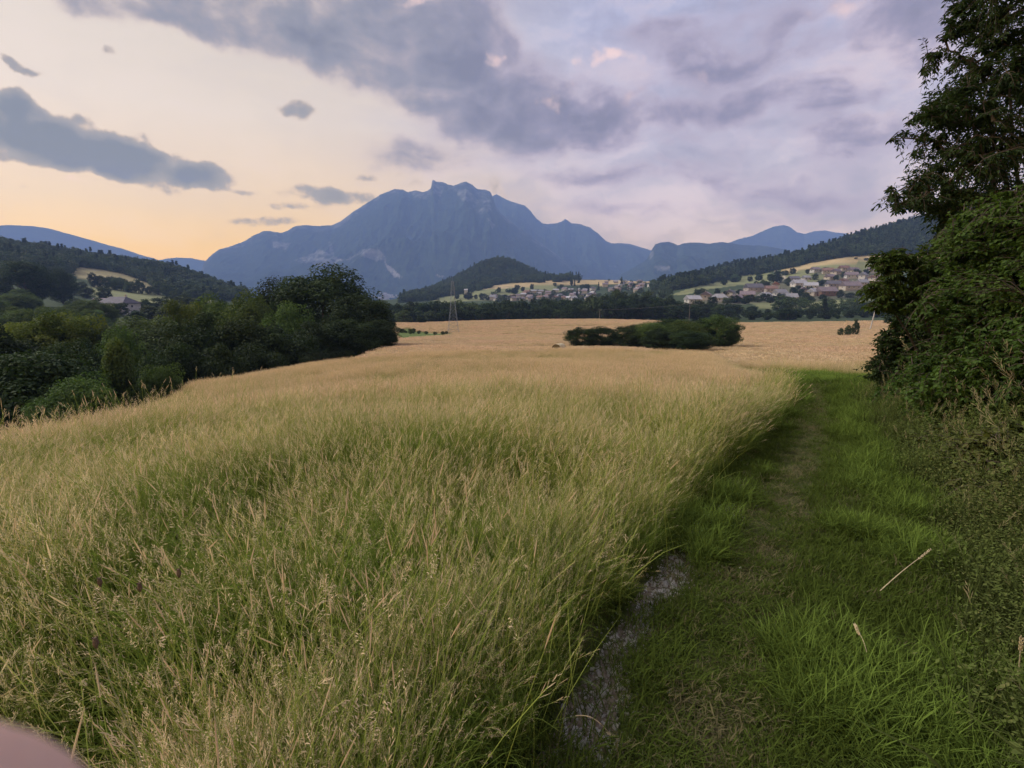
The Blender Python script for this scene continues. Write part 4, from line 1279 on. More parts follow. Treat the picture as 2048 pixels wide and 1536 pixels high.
# --- the wooded gully on the left, tree by tree: (px, py of the top, width px, depth, kind, label)
GULLY = [
    (648, 545, 190, 92, 'dark', 'tall dark round-crowned oak rising highest above the left wood'),
    (560, 572, 110, 96, 'dark', 'dark tree leaning against the left side of the tall oak'),
    (722, 590, 120, 80, 'dark', 'dark tree on the right shoulder of the tall oak'),
    (752, 640, 80, 74, 'dark', 'dark bushy tree at the right tip of the wood beside the tan field'),
    (700, 640, 130, 70, 'dark', 'black-green tree low in front of the tall oak by the field edge'),
    (500, 598, 130, 80, 'mid', 'lighter green tree just left of the tall oak'),
    (565, 610, 120, 72, 'mid', 'mid green tree in front of the tall oak with sprays catching light'),
    (425, 606, 120, 84, 'mid', 'spreading mid green tree in the centre of the left wood'),
    (352, 606, 105, 78, 'yellow', 'knobbly yellow-green tree above the centre of the left wood'),
    (280, 630, 190, 68, 'pale', 'broad grey-green tree with feathery crown behind the pointed tree'),
    (200, 650, 120, 62, 'pale', 'grey-green tree between the yellow-green tree and the feathery one'),
    (120, 630, 170, 60, 'yellow', 'big yellow-green tree with bright clumped top on the left'),
    (20, 638, 150, 58, 'yellow', 'yellow-green tree cut by the left edge of the wood'),
    (40, 705, 260, 34, 'dark', 'dark round tree at far left just below the field edge'),
    (232, 690, 150, 37, 'pointed', 'pointed bright green tree standing proud at the field edge'),
    (138, 752, 170, 31, 'mid', 'low green tree hugging the field edge between the dark and pointed trees'),
    (315, 728, 90, 41, 'mid', 'small green tree right of the pointed tree'),
    (395, 640, 160, 56, 'dark', 'dark tree filling the shade right of the feathery tree'),
    (470, 640, 150, 58, 'dark', 'dark broad tree below the lighter green tree'),
    (560, 660, 150, 60, 'dark', 'dark broad tree low in the wood under the oak'),
    (630, 650, 150, 66, 'dark', 'dark tree at the foot of the tall oak'),
    (340, 690, 120, 46, 'dark', 'dark tree behind the small green tree'),
    (420, 700, 130, 47, 'dark', 'dark tree low at the middle of the field edge'),
    (510, 700, 120, 52, 'dark', 'dark low tree beside the middle of the field edge'),
    (600, 700, 120, 58, 'dark', 'dark low tree near the right part of the field edge'),
    (670, 695, 100, 64, 'dark', 'dark low bush-like tree under the oak at the field edge'),
    (180, 690, 130, 47, 'dark', 'dark tree behind the left flank of the pointed tree'),
    (100, 690, 120, 46, 'dark', 'dark tree behind the low green tree'),
    (-60, 660, 200, 45, 'dark', 'dark tree at the very left of the wood'),
    (770, 672, 50, 72, 'dark', 'small dark bush at the outermost right end of the wood'),
    (240, 660, 120, 56, 'mid', 'green tree hidden behind the tip of the pointed tree'),
]
for px, py, w, Y, k, lab in GULLY:
    tree_top(pickk(MID, k), px, py, w * 1.12, Y, lab, hmin=3.0)
# second row deep in the gully closes the gaps
for i in range(16):
    px = -80 + i * 54
    tree_top(pickk(MID, 'dark'), px, random.uniform(668, 690), 110, 50 + i * 2.6 + (4 if px > 600 else 0), 'dark green tree deep in the shade of the left wood', 'dark trees deep in the left wood')
# the slope above the gully
for i in range(38):
    Y = random.choice([125, 150, 180, 215, 255, 300])
    px = random.uniform(-120, 200 if Y < 240 else 80)
    zt = {125: 626, 150: 618, 180: 608, 215: 598, 255: 588, 300: 578}[Y] + random.uniform(-4, 6) + max(px - 120, 0) * .12
    tree_top(pickk(MID, random.choice(['mid', 'mid', 'pale'])), px, zt, random.uniform(55, 85), Y, 'mid green tree on the bushy left slope, %s %s' % ({125: 'lowest row', 150: 'second row', 180: 'third row', 215: 'fourth row', 255: 'fifth row', 300: 'top row'}[Y], 'at the very edge' if px < 0 else ('above the yellow-green trees' if px < 110 else 'near the farmhouse')), 'green trees on the left slope, row at %d m, part %d' % (Y, (px > 0) + (px > 110)))
tree_top(MID['dark'][0], 42, 524, 105, 330, 'large dark round tree standing out high on the left slope')
tree_top(MID['dark'][1], 118, 542, 46, 380, 'dark tree right of the large round tree high on the left slope')
for px, py, w, Y in [(200, 598, 50, 300), (240, 607, 46, 285), (178, 606, 50, 280), (290, 598, 50, 330), (320, 592, 60, 340), (365, 590, 60, 330), (400, 598, 50, 300), (440, 600, 60, 280),
                     (300, 612, 60, 250), (270, 622, 50, 235), (340, 606, 60, 240), (150, 596, 60, 320)]:
    tree_top(pickk(FARK, 'mid'), px, py, w, Y, 'hazy green tree %s the slate-roofed farmhouse on the left slope' % ('below' if py > 604 and 230 < px < 345 else ('left of' if px < 238 else ('just right of' if px < 330 else 'well right of'))), 'trees around the farmhouse, ' + ('below' if py > 604 and 230 < px < 345 else ('left' if px < 238 else ('right' if px < 330 else 'far right'))))

# --- belt of trees behind the fields
def belt_top(px):
    return float(np.interp(px, [740, 800, 860, 960, 1040, 1130, 1180, 1240, 1300, 1350, 1400, 1480, 1600, 1700, 1790], [612, 606, 602, 604, 600, 600, 588, 580, 588, 596, 606, 612, 614, 612, 606]))
for row, (Y, dy) in enumerate([(326, 12), (350, 3), (392, -1)]):
    px = 742 + row * 6
    while px < 1800:
        w = random.uniform(26, 44)
        Yx = Y + random.uniform(-5, 5)
        if 742 < px < 990:
            Yx -= 12 if row == 0 else 0
        zone = next(b_ for a_, b_ in ((800, 'at its left end by the tall oak'), (870, 'left of the mast'), (940, 'right behind the mast'), (1020, 'just right of the mast'), (1100, 'over the centre of the field'),
                    (1180, 'left of the crest pole'), (1260, 'behind the crest pole'), (1340, 'above the left half of the thicket'), (1400, 'behind the second wooden pole'), (1480, 'above the right end of the thicket'),
                    (1560, 'under the long slate-roofed building'), (1635, 'left of the spruce'), (1700, 'around the spruce'), (9999, 'by the leaning concrete pole')) if px < a_)
        rown = ('front', 'middle', 'back')[row]
        k = random.choice(['dark', 'dark', 'dark', 'mid'])
        tree_top(pickk(FARK, k), px, belt_top(px) + dy + random.uniform(-4, 7), w * 1.15, Yx,
                 'belt tree, %s row, %s' % (rown, zone), 'belt trees, %s row, %s' % (rown, zone))
        px += w * .74
tree_top(FARK['cone'][0], 1651, 597, 26, 340, 'single dark spruce poking out of the belt under the village')
tree_top(FARK['dark'][1], 1578, 614, 40, 322, 'round dark tree at the front of the belt left of the spruce')
tree_top(FARK['pale'][0], 806, 620, 60, 290, 'pale grey-green bushy tree in front of the belt left of the mast')
tree_top(FARK['dark'][2], 842, 630, 22, 284, 'small round dark bush right of the pale bushy tree')

# --- shrubs in the fields
for px, py, w, Y, lab in [
    (1166, 656, 58, 90, 'round dark shrub at the left end of the thicket in the field'),
    (1206, 655, 62, 92, 'second dark shrub of the thicket, just right of the end one'),
    (1262, 652, 74, 90, 'low dark shrub in the left half of the thicket'),
    (1312, 644, 80, 88, 'wide dark shrub at the middle of the thicket'),
    (1342, 638, 80, 94, 'tall shrub behind the middle of the thicket'),
    (1372, 644, 76, 84, 'brighter green shrub right of the middle of the thicket'),
    (1405, 638, 70, 92, 'dark shrub in the right half of the thicket'),
    (1442, 634, 72, 88, 'tallest dark shrub at the right end of the thicket'),
    (1385, 662, 80, 76, 'dark shrub nearest the path, foot of the thicket'),
    (1455, 652, 40, 86, 'small shrub on the right flank of the thicket'),
    (1325, 660, 90, 82, 'low dark shrub along the front of the thicket'),
]:
    tree_top(MID['mid' if ('bright' in lab or 'tallest' in lab or 'wide' in lab) else 'dark'][random.randrange(3)], px, py, w * 1.15, Y, lab, 'thicket of shrubs in the field', hmin=2.2, squat=1.9, cat='shrub', name='shrub')
for px, py, w, Y, lab in [(1713, 638, 14, 150, 'small upright bush on the right field'), (1698, 650, 14, 148, 'tiny brownish bush left of the upright bush on the field'),
                          (1682, 655, 12, 148, 'lowest of three little bushes on the right field'), (797, 655, 16, 195, 'small green bush on the grassy bank left of the mast'),
                          (820, 658, 10, 190, 'tiny bush beside the track left of the mast')]:
    tree_top(FARK['mid'][random.randrange(4)], px, py, w, Y, lab, hmin=.8, cat='bush', name='bush')
tree_top(FARK['dark'][0], 1780, 630, 60, 225, 'dark bush behind the leaning concrete pole at the right field edge', hmin=3, cat='bush', name='bush')
tree_top(FARK['dark'][3], 893, 664, 7, 203, 'dark little bush at the left foot of the mast', hmin=1.2, cat='bush', name='bush')


def tree_on(kind, px, pyb, h, w, label, group=None, **kw):
    p = hit(px, pyb, 320)
    return add_tree(kind, p, h, w, label, group, **kw)


for i, (px, py) in enumerate([(795, 668), (805, 664), (812, 670), (826, 663), (838, 668), (852, 669), (870, 670), (886, 669)]):
    tree_top(FARK['mid'][i % 4], px, py - 7, 12, 196, 'small green bush on the grassy bank running to the mast', 'bushes on the bank by the mast', hmin=.9, cat='bush', name='bush')
# hedges and single trees on the far slopes
for px, py in [(188, 574), (202, 575), (216, 578), (232, 580), (248, 582), (262, 585), (278, 587), (225, 574), (240, 577)]:
    tree_on(pickk(FARK, 'mid'), px, py, random.uniform(10, 15), random.uniform(9, 13), 'dark tree in the hedge between the two meadows on the left hill', 'hedge trees on the left hill')
for px, py in [(100, 556), (112, 556), (126, 557), (140, 556), (120, 566), (98, 566), (160, 582), (140, 575), (300, 588), (318, 590), (334, 594), (175, 596), (150, 590), (120, 584), (210, 600), (350, 605), (375, 606)]:
    tree_on(pickk(FARK, 'mid'), px, py, random.uniform(8, 14), random.uniform(9, 14), 'hazy dark tree dotted along the lower meadow of the left hill', 'trees along the lower left meadow')
for px, py, h, w, k, lab in [
    (1064, 579, 11, 9, 'dark', 'lone round tree on the tan field below the wooded knoll'),
    (1035, 580, 11, 12, 'dark', 'tree left of the lone round tree below the wooded knoll'), (1046, 583, 9, 9, 'dark', 'smaller tree touching the pair below the wooded knoll'),
    (1030, 588, 12, 13, 'dark', 'dark tree just above the middle village roofs'), (998, 585, 10, 9, 'dark', 'round tree alone on the green slope above the left village edge'),
    (937, 599, 12, 18, 'dark', 'clump-like dark tree on the green slope behind the mast'), (914, 598, 10, 9, 'dark', 'dark tree directly behind the mast on the slope'),
    (952, 598, 8, 7, 'mid', 'small tree right of the clump-like tree behind the mast'), (965, 600, 12, 12, 'dark', 'dark tree at the left edge of the middle village'),
    (975, 601, 9, 9, 'dark', 'lower dark tree at the left edge of the middle village'), (1089, 565, 4, 5, 'dark', 'tiny tree on the pale field below the knoll'),
    (1109, 572, 7, 8, 'dark', 'small tree on the field right of the lone round tree'), (1123, 577, 9, 8, 'dark', 'tree above the right part of the middle village'),
    (1143, 572, 13, 7, 'dark', 'slim tree standing above the right part of the middle village'), (1117, 580, 7, 7, 'mid', 'small tree at the top row of the middle village'),
    (1157, 566, 24, 7, 'cone', 'tall thin poplar-like conifer on the skyline right of the knoll'), (1149, 572, 15, 6, 'cone', 'shorter conifer left of the tall skyline conifer'),
    (1197, 580, 15, 7, 'cone', 'conifer between the two parts of the middle village'), (1243, 574, 20, 8, 'cone', 'dark conifer in the right part of the middle village'),
    (1154, 593, 16, 7, 'cone', 'conifer among the middle village roofs'), (1218, 562, 4, 6, 'mid', 'bush on the pale skyline field'), (1242, 562, 7, 6, 'mid', 'bush on the skyline above the middle village'),
    (1170, 582, 14, 20, 'dark', 'wide dark tree between the village parts'), (1060, 596, 10, 12, 'dark', 'dark tree inside the middle village'),
    (1105, 600, 11, 14, 'dark', 'dark tree at the lower edge of the middle village'), (1010, 600, 9, 12, 'dark', 'dark tree at the lower left of the middle village'),
    (1470, 564, 12, 16, 'pale', 'big pale round tree alone on the meadow left of the right village'), (1500, 563, 8, 9, 'dark', 'dark tree on the meadow edge right of the pale round tree'),
    (1517, 562, 12, 12, 'dark', 'dark round tree left of the hillside track'), (1540, 562, 10, 9, 'dark', 'dark tree close left of the hillside track'),
    (1552, 566, 16, 17, 'dark', 'large dark tree at the foot of the hillside track'), (1575, 572, 10, 10, 'mid', 'mid green tree below the hillside track'),
    (1448, 570, 8, 10, 'dark', 'dark tree at the lower left of the round pale tree'), (1712, 513, 9, 14, 'mid', 'grey-green tree on the field edge high right'),
    (1712, 519, 3, 5, 'dark', 'small bush below the grey-green tree high right'), (1733, 521, 4, 7, 'dark', 'second small bush on the high right field'),
]:
    tree_on(pickk(FARK, k), px, py, h, w, lab)
for i in range(12):
    px = random.uniform(1345, 1500); py = np.interp(px, [1345, 1420, 1500], [575, 566, 556]) + random.uniform(-5, 5)
    tree_on(pickk(FARK, 'dark'), px, py, random.uniform(7, 12), random.uniform(8, 13), 'dark tree along the upper edge of the meadow under the right forest', 'trees at the meadow edge')
VTREES = [(1395, 590), (1405, 586), (1434, 590), (1450, 592), (1512, 574), (1525, 571), (1530, 575), (1480, 590), (1500, 603), (1515, 604), (1530, 602), (1585, 590), (1600, 593), (1595, 586), (1612, 600), (1640, 572),
          (1650, 568), (1560, 604), (1575, 606), (1600, 606), (1660, 570), (1680, 596), (1700, 596), (1720, 594), (1740, 590), (1690, 556), (1712, 552), (1732, 548), (1614, 548), (1650, 545), (1585, 548), (1570, 551),
          (1750, 600), (1645, 600), (1620, 604), (1470, 606), (1455, 608), (1425, 610), (1490, 608), (1540, 606), (1630, 560), (1618, 584), (1547, 602), (1672, 560)]
tree_on(FARK['cone'][0], 1434, 594, 8, 5, 'pointed conifer above the roofs at the left end of the right village')
# --- woods on the hills: too many to tell apart
FOREST = {
    'left': [(-900, 400), (0, 478), (102, 505), (188, 506), (292, 523), (406, 544), (494, 580), (494, 600), (420, 597), (350, 591), (332, 589), (300, 564), (250, 545), (200, 535), (150, 530), (138, 549), (82, 549), (40, 556), (-900, 575)],
    'knoll': [(795, 604), (831, 571), (882, 556), (953, 519), (990, 512), (1039, 518), (1128, 552), (1160, 556), (1128, 560), (1010, 563), (937, 583), (880, 590), (860, 604)],
    'right': [(1300, 575), (1385, 556), (1425, 545), (1517, 524), (1596, 496), (1688, 465), (1780, 442), (2300, 370), (2300, 497), (1755, 507), (1688, 511), (1609, 527), (1556, 539), (1480, 552), (1400, 568), (1340, 580)],
}
wk = []
for i in range(5):
    me_, _ = crown_mesh(500 + i, 26, 16, .15, [M_LEAF_FAR], lump=.17, zc=.48, rz=.48, rw=.44, name='far_tree')
    wk.append(me_)
for i in range(2):
    me_, _ = crown_mesh(510 + i, 40, 12, .10, [M_LEAF_DARK], lump=.08, zc=.5, rz=.5, rw=.24, shape='cone', name='far_conifer')
    wk.append(me_)
for nm, lab, cnt, rr_, a_ in (('left', 'dark wood covering the hill on the left above the meadows', 16000, (400, 1500), (-62, -24)),
                              ('knoll', 'dark wooded knoll in front of the big mountain', 7000, (900, 1800), (-16, 12)),
                              ('right', 'dark forest running up the hillside on the right', 26000, (600, 1800), (12, 58))):
    x, y = wedge(rng, cnt, rr_[0], rr_[1], *a_)
    z = ground_z(x, y)
    px_, py_ = proj(x, y, z)
    k = inpoly(px_, py_ - (4 if nm == 'knoll' else 3), FOREST[nm])
    x, y, z = x[k], y[k], z[k]
    n_ = len(x)
    hh = rng.uniform(9, 17, n_)
    pk = rng.integers(0, 5, n_)
    con = rng.random(n_) < (.35 if nm == 'right' else .06)
    pk[con] = rng.integers(5, 7, con.sum())
    hh[con] *= 1.25
    ww = hh * rng.uniform(.8, 1.2, n_)
    scatter('forest', np.column_stack([x, y, z - 1]), rng.uniform(0, 6.28, n_), np.zeros((n_, 2)), np.column_stack([ww, ww, hh]), pk, wk, label=lab, category='forest')

pts = []
for i in range(90):
    px = random.uniform(1215, 1350); py = random.uniform(563, 604) if px > 1240 else random.uniform(575, 604)
    pts.append(hit(px, py, 320))
for i in range(90):
    pts.append(hit(random.uniform(985, 1200), random.uniform(584, 604), 320))
for i in range(60):
    pts.append(hit(random.uniform(1540, 1790), random.uniform(608, 622), 320))
pts = np.array(pts); n_ = len(pts); hh = rng.uniform(4, 9, n_); ww = hh * rng.uniform(.9, 1.4, n_)
scatter('scrub', pts, rng.uniform(0, 6.28, n_), np.zeros((n_, 2)), np.column_stack([ww, ww, hh]), rng.integers(0, 5, n_), wk,
        label='dark scrub and garden greenery around and between the two villages', category='scrub')

# ------------------------------------------------------------------ near hedge: twigs and single leaves
def twiggy(name, label, cat, base, blobs, ntw, nleaf, leaf, asp, m_, seed, stems=4, twl=.45, droop=.15, thick=.045, pinnate=False):
    """base: ground point. blobs: (centre, (rx, ry, rz), weight) in world space that the foliage fills"""
    r = np.random.default_rng(seed)
    base = np.array(base)
    W_ = np.array([b[2] for b in blobs], float); W_ /= W_.sum()
    def sample(n_, lo=.0):
        which = r.choice(len(blobs), n_, p=W_)
        u = r.normal(size=(n_, 3)); u /= np.linalg.norm(u, axis=1)[:, None]
        rad = r.uniform(lo ** 3, 1, n_) ** (1 / 3.)
        c = np.array([blobs[i][0] for i in which]); rr_ = np.array([blobs[i][1] for i in which])
        rad = rad * (1 + .22 * (r.random(n_) < .10)) * (.62 + .80 * fbm(u[:, 0] * 2 + seed, u[:, 1] * 2 + u[:, 2] * 2.3 + which * 3, 3))
        return c + u * rr_ * rad[:, None]
    wood = MB()
    nodes = [base.copy()]
    # main stems
    for i in range(stems):
        b = blobs[i % len(blobs)]
        tgt = np.array(b[0]) + np.array(b[1]) * r.uniform(-.4, .5, 3)
        st_ = base + np.append(r.normal(0, .12, 2), -.05)
        pts, n_ = [], 7
        for j in range(n_):
            t = j / (n_ - 1)
            p = st_ * (1 - t) + tgt * t
            p[:2] = st_[:2] + (tgt[:2] - st_[:2]) * t ** 1.5
            p += r.normal(0, .035, 3) * (0 < j < n_ - 1)
            pts.append(p); nodes.append(p)
        wood.tube(pts, [thick * (1 - .8 * j / (n_ - 1)) for j in range(n_)], 6)
    # side branches
    for tgt in sample(int(30 + ntw / 30)):
        N_ = np.array(nodes)
        d = np.linalg.norm(N_ - tgt, axis=1) + np.maximum(N_[:, 2] - tgt[2], 0) * 2
        s0 = N_[np.argmin(d)]
        L = np.linalg.norm(tgt - s0)
        pts = [s0]
        for j in range(1, 5):
            t = j / 4
            pts.append(s0 + (tgt - s0) * t + np.array([0, 0, .10 * L * math.sin(t * 3.1)]) + r.normal(0, .03, 3))
        nodes += pts[1:]
        wood.tube(pts, [thick * .28 * (1 - .75 * j / 4) for j in range(5)], 4, cap=False)
    # twigs with leaves
    N_ = np.array(nodes)
    T = sample(ntw, .35)
    CV, CN, LR, LD = [], [], [], []
    for tgt in T:
        d = np.linalg.norm(N_ - tgt, axis=1)
        s0 = N_[np.argmin(d)]
        v = tgt - s0
        L = np.linalg.norm(v) + 1e-6
        if L > twl * 2.2:
            s0 = tgt - v / L * twl * 2.2
        v = tgt - s0; L = np.linalg.norm(v) + 1e-6
        mid_ = s0 + v * .5 + np.array([0, 0, L * .08])
        end = tgt - np.array([0, 0, droop * L])
        wood.tube([s0, mid_, end], [.006, .004, .0018], 3, cap=False)
        t = np.sort(r.uniform(max(0, 1 - twl * 1.1 / L), 1.04, nleaf))
        P = ((1 - t) ** 2)[:, None] * s0 + (2 * t * (1 - t))[:, None] * mid_ + (t ** 2)[:, None] * end
        dv = (end - mid_) / (np.linalg.norm(end - mid_) + 1e-6)
        sd = np.cross(dv, [0, 0, 1.0]); sd /= np.linalg.norm(sd) + 1e-6
        sg = np.where(np.arange(nleaf) % 2 == 0, 1, -1)[:, None]
        D_ = sd * sg * r.uniform(.5, 1.0, (nleaf, 1)) + dv * .5 + np.array([0, 0, -.25]) + r.normal(0, .3, (nleaf, 3))
        D_ /= np.linalg.norm(D_, axis=1)[:, None]
        CV.append(P); CN.append(D_)
        LR.append(np.clip(r.normal(r.uniform(.2, .8), .2, nleaf), 0, 1))
    P, D_, rn = np.concatenate(CV), np.concatenate(CN), np.concatenate(LR)
    n_ = len(P)
    up = np.array([0, 0, 1.0]) + r.normal(0, .45, (n_, 3))
    S_ = np.cross(D_, up); S_ /= np.linalg.norm(S_, axis=1)[:, None] + 1e-6
    Nn = np.cross(S_, D_)
    ls = (leaf * r.uniform(.6, 1.25, n_))[:, None]
    w_ = ls * asp * .5
    # six-point leaf folded along its midrib: base, two shoulders, two upper shoulders, tip
    b0 = P + D_ * ls * .08
    V = np.stack([b0, b0 + D_ * ls * .35 + S_ * w_ + Nn * w_ * .3, b0 + D_ * ls * .7 + S_ * w_ * .75 + Nn * w_ * .15, b0 + D_ * ls - Nn * ls * .12,
                  b0 + D_ * ls * .7 - S_ * w_ * .75 + Nn * w_ * .15, b0 + D_ * ls * .35 - S_ * w_ + Nn * w_ * .3], 1).reshape(-1, 3)
    o = np.arange(n_)[:, None] * 6
    Q = np.concatenate([o + np.array([[0, 1, 2, 3]]), o + np.array([[0, 3, 4, 5]])], 1).reshape(-1, 4)
    root = bpy.data.objects.new(name, None)
    COL.objects.link(root)
    root.location = base
    root['label'] = label
    root['category'] = cat
    V = V - base
    cm = mesh('foliage', V, Q, [m_], attrs={'rnd': np.repeat(rn, 6)})
    wood.v = [tuple(np.array(p) - base) for p in wood.v]
    link('branches', wood.mesh('branches', [M_BARK]), root)
    link('foliage', cm, root)
    return root


def B(px, py, Y, rx, ry, rz, w=1.0):
    p = at(px, py, Y)
    return (np.array(p), (rx, ry, rz), w)


def gb(px, Y, py=800):
    x = s_of(px, py) * Y
    return (x, Y, float(ground_z(x, Y)))


twiggy('ash_tree', 'tall leafy ash tree standing against the sky at the right edge', 'tree', gb(2060, 10, 700),
       [B(2050, -60, 10, 1.3, 1.2, 1.3, 1.6), B(2000, 110, 9.6, 1.0, 1.0, .9, 1.3), B(1965, 230, 9.4, 1.05, 1.0, .8, 1.3), B(1950, 340, 9.2, 1.15, 1.0, .7, 1.3),
        B(1852, 385, 9.0, .65, .6, .30, .28), B(1900, 215, 9.2, .55, .5, .35, .3), B(2120, 260, 9.6, 1.3, 1.4, 2.0, 1.8), B(1960, 20, 9.6, .5, .5, .4, .25), B(1830, 405, 8.8, .5, .4, .14, .14)],
       3500, 14, .085, .34, M_LEAF_ASH, 601, stems=6, twl=.5, droop=.25, thick=.08)
twiggy('hazel_tree', 'bright green hazel filling the right edge below the tall ash', 'tree', gb(2110, 6.4, 800),
       [B(2075, 480, 6.2, .95, .9, .6, 1.2), B(2060, 600, 5.9, .95, .9, .6, 1.2), B(1990, 560, 6.5, .55, .6, .7, .8), B(2120, 720, 5.6, 1.0, .9, .7, 1.2)],
       5600, 13, .050, .66, M_LEAF_NEAR, 602, stems=6, thick=.05)
twiggy('dark_tree', 'dense dark tree closing the gap under the ash tree', 'tree', gb(2080, 8.4, 700),
       [B(2000, 430, 8.8, .95, .9, .5, 1.0), B(1990, 500, 8.6, 1.0, 1.0, .6, 1.0), B(2010, 600, 8.4, 1.15, 1.0, .9, 1.4), B(2130, 560, 8.8, 1.2, 1.2, 1.4, 1.3), B(1950, 670, 8.6, .7, .8, .6, .8)],
       3800, 13, .075, .5, M_LEAF_ASH, 603, stems=6, thick=.06)
twiggy('sapling', 'young bright green ash sapling reaching left over the field', 'sapling', gb(1880, 8.2, 760),
       [B(1812, 560, 8.0, .50, .4, .45, 1.0), B(1775, 590, 8.0, .35, .3, .28, .5), B(1772, 520, 8.0, .22, .3, .18, .3), B(1870, 590, 8.2, .45, .5, .5, 1.0), B(1900, 520, 8.2, .4, .4, .4, .6)],
       1300, 14, .070, .40, M_LEAF_NEAR, 604, stems=4, twl=.38, thick=.03)
twiggy('blackthorn_bush', 'dark spiky bush jutting left at the bend of the green track', 'bush', gb(1850, 9.0, 800),
       [B(1850, 700, 8.9, .80, .8, .55, 1.4), B(1800, 740, 8.9, .45, .5, .38, .7), B(1790, 680, 8.9, .28, .3, .22, .2), B(1900, 760, 8.6, .8, .7, .5, 1.0), B(1830, 640, 8.9, .4, .4, .25, .3)],
       2600, 13, .06, .5, M_LEAF_ASH, 605, stems=6, twl=.32, thick=.03)
twiggy('dogwood_shrub', 'low light green shrub in front of the dark spiky bush', 'shrub', gb(1800, 7.8, 820),
       [B(1800, 800, 7.7, .38, .4, .26, 1.0), B(1850, 800, 7.4, .4, .4, .3, 1.0)], 700, 12, .06, .6, M_LEAF_NEAR, 606, stems=4, twl=.25, thick=.015)
twiggy('hazel_shrub', 'leafy green shrub at the right edge beside the track', 'shrub', gb(1990, 5.6, 900),
       [B(1930, 740, 6.3, .65, .6, .45, 1.0), B(1985, 800, 5.5, .75, .6, .5, 1.2), B(2060, 740, 5.2, .7, .6, .55, 1.2), B(1890, 820, 6.2, .4, .4, .32, .6)],
       3600, 13, .052, .66, M_LEAF_NEAR, 607, stems=7, twl=.35, thick=.025)
twiggy('bramble', 'tangled bramble with reddish-brown sprays on the right bank', 'bramble', gb(2040, 4.3, 960),
       [B(1950, 900, 4.9, .55, .5, .25, 1.0), B(2040, 920, 4.2, .6, .5, .32, 1.2), B(2110, 1000, 3.6, .5, .5, .3, 1.0), B(1900, 880, 5.6, .4, .5, .2, .6)],
       1700, 11, .05, .7, M_LEAF_WARM, 608, stems=8, twl=.3, thick=.008)
twiggy('bramble', 'small-leaved brownish scrub low beside the track at the right edge', 'bramble', gb(2090, 3.0, 1150),
       [B(2010, 1060, 3.5, .38, .4, .16, 1.0), B(2100, 1150, 2.9, .4, .4, .2, 1.0), B(1960, 990, 4.2, .35, .4, .12, .8)],
       900, 11, .03, .6, M_LEAF_WARM, 609, stems=8, twl=.25, thick=.005)

# weeds along the foot of the hedge
wc = []
for i in range(6):
    r_ = np.random.default_rng(230 + i); g = GB(r_)
    for j in range(26):
        a, q_ = r_.random() * 6.283, .13 * math.sqrt(r_.random())
        g.blade(q_ * math.cos(a), q_ * math.sin(a), r_.uniform(.08, .30), .007, seg=4)
    for j in range(60):
        a, q_ = r_.random() * 6.283, .14 * math.sqrt(r_.random())
        b0 = np.array([q_ * math.cos(a), q_ * math.sin(a), r_.uniform(.03, .24)])
        dd = r_.normal(size=3) * np.array([1, 1, .4]); dd /= np.linalg.norm(dd)
        sd = np.cross(dd, [0, 0, 1.0]); sd /= np.linalg.norm(sd)
        L = r_.uniform(.008, .02)
        g.ribbon([b0, b0 + dd * L * .5, b0 + dd * L], [.003, L * .6, .002], sd, t0=.5, t1=.8)
    for j in range(i % 2):
        a, q_ = r_.random() * 6.283, .1 * math.sqrt(r_.random())
        g.stalk(q_ * math.cos(a), q_ * math.sin(a), r_.uniform(.2, .4), .0016, 2, fine=True)
    wc.append(g.mesh('weed_clump', M_WEED))
x, y = wedge(rng, 26000, .8, 16, 20, 75, 1.5)
z = ground_z(x, y)
dh = dist_line(x, y, HEDGEW + [])
k = (right_of_hedge(x, y) & (dh < 4)) | (inpoly(x, y, PATH) & (dh < .22) & (rng.random(len(x)) < .5 - dh))
x, y, z = x[k], y[k], z[k]; n_ = len(x)
scatter('weeds', np.column_stack([x, y, z]), rng.uniform(0, 6.28, n_), rng.normal(0, .15, (n_, 2)), rng.uniform(.6, 1.3, n_) * (1 + 1.5 * np.clip(dist_line(x, y, HEDGEW) / 1.0, 0, 1) * right_of_hedge(x, y)), rng.integers(0, 6, n_), wc,
        label='low weeds and brown grasses crowding the foot of the right hedge', category='weeds')
#@@THINGS
# ------------------------------------------------------------------ houses
def m_plain(name, c, rough=.8, var=.15, scale=.6):
    return m_simple(name, c, rough, var, scale, .2, .15)


ROOF = {'dark': m_plain('slate_roof', (.13, .125, .15)), 'mauve': m_plain('mauve_roof', (.22, .18, .20)), 'grey': m_plain('grey_roof', (.28, .28, .31)),
        'pale': m_plain('pale_roof', (.38, .38, .42)), 'brown': m_plain('brown_roof', (.22, .14, .12)), 'red': m_plain('reddish_roof', (.34, .17, .13))}
WALL = {'white': m_plain('white_wall', (.46, .44, .42)), 'cream': m_plain('cream_wall', (.40, .35, .29)), 'stone': m_plain('stone_wall', (.33, .29, .26)), 'wood': m_plain('timber_wall', (.16, .10, .07))}
M_PANE = m_simple('window_glass', (.05, .06, .08), .15, .1, 2.0, .5, 0)
M_DOOR = m_plain('door_paint', (.18, .11, .07))
M_CHIM = m_plain('chimney_plaster', (.38, .34, .30))


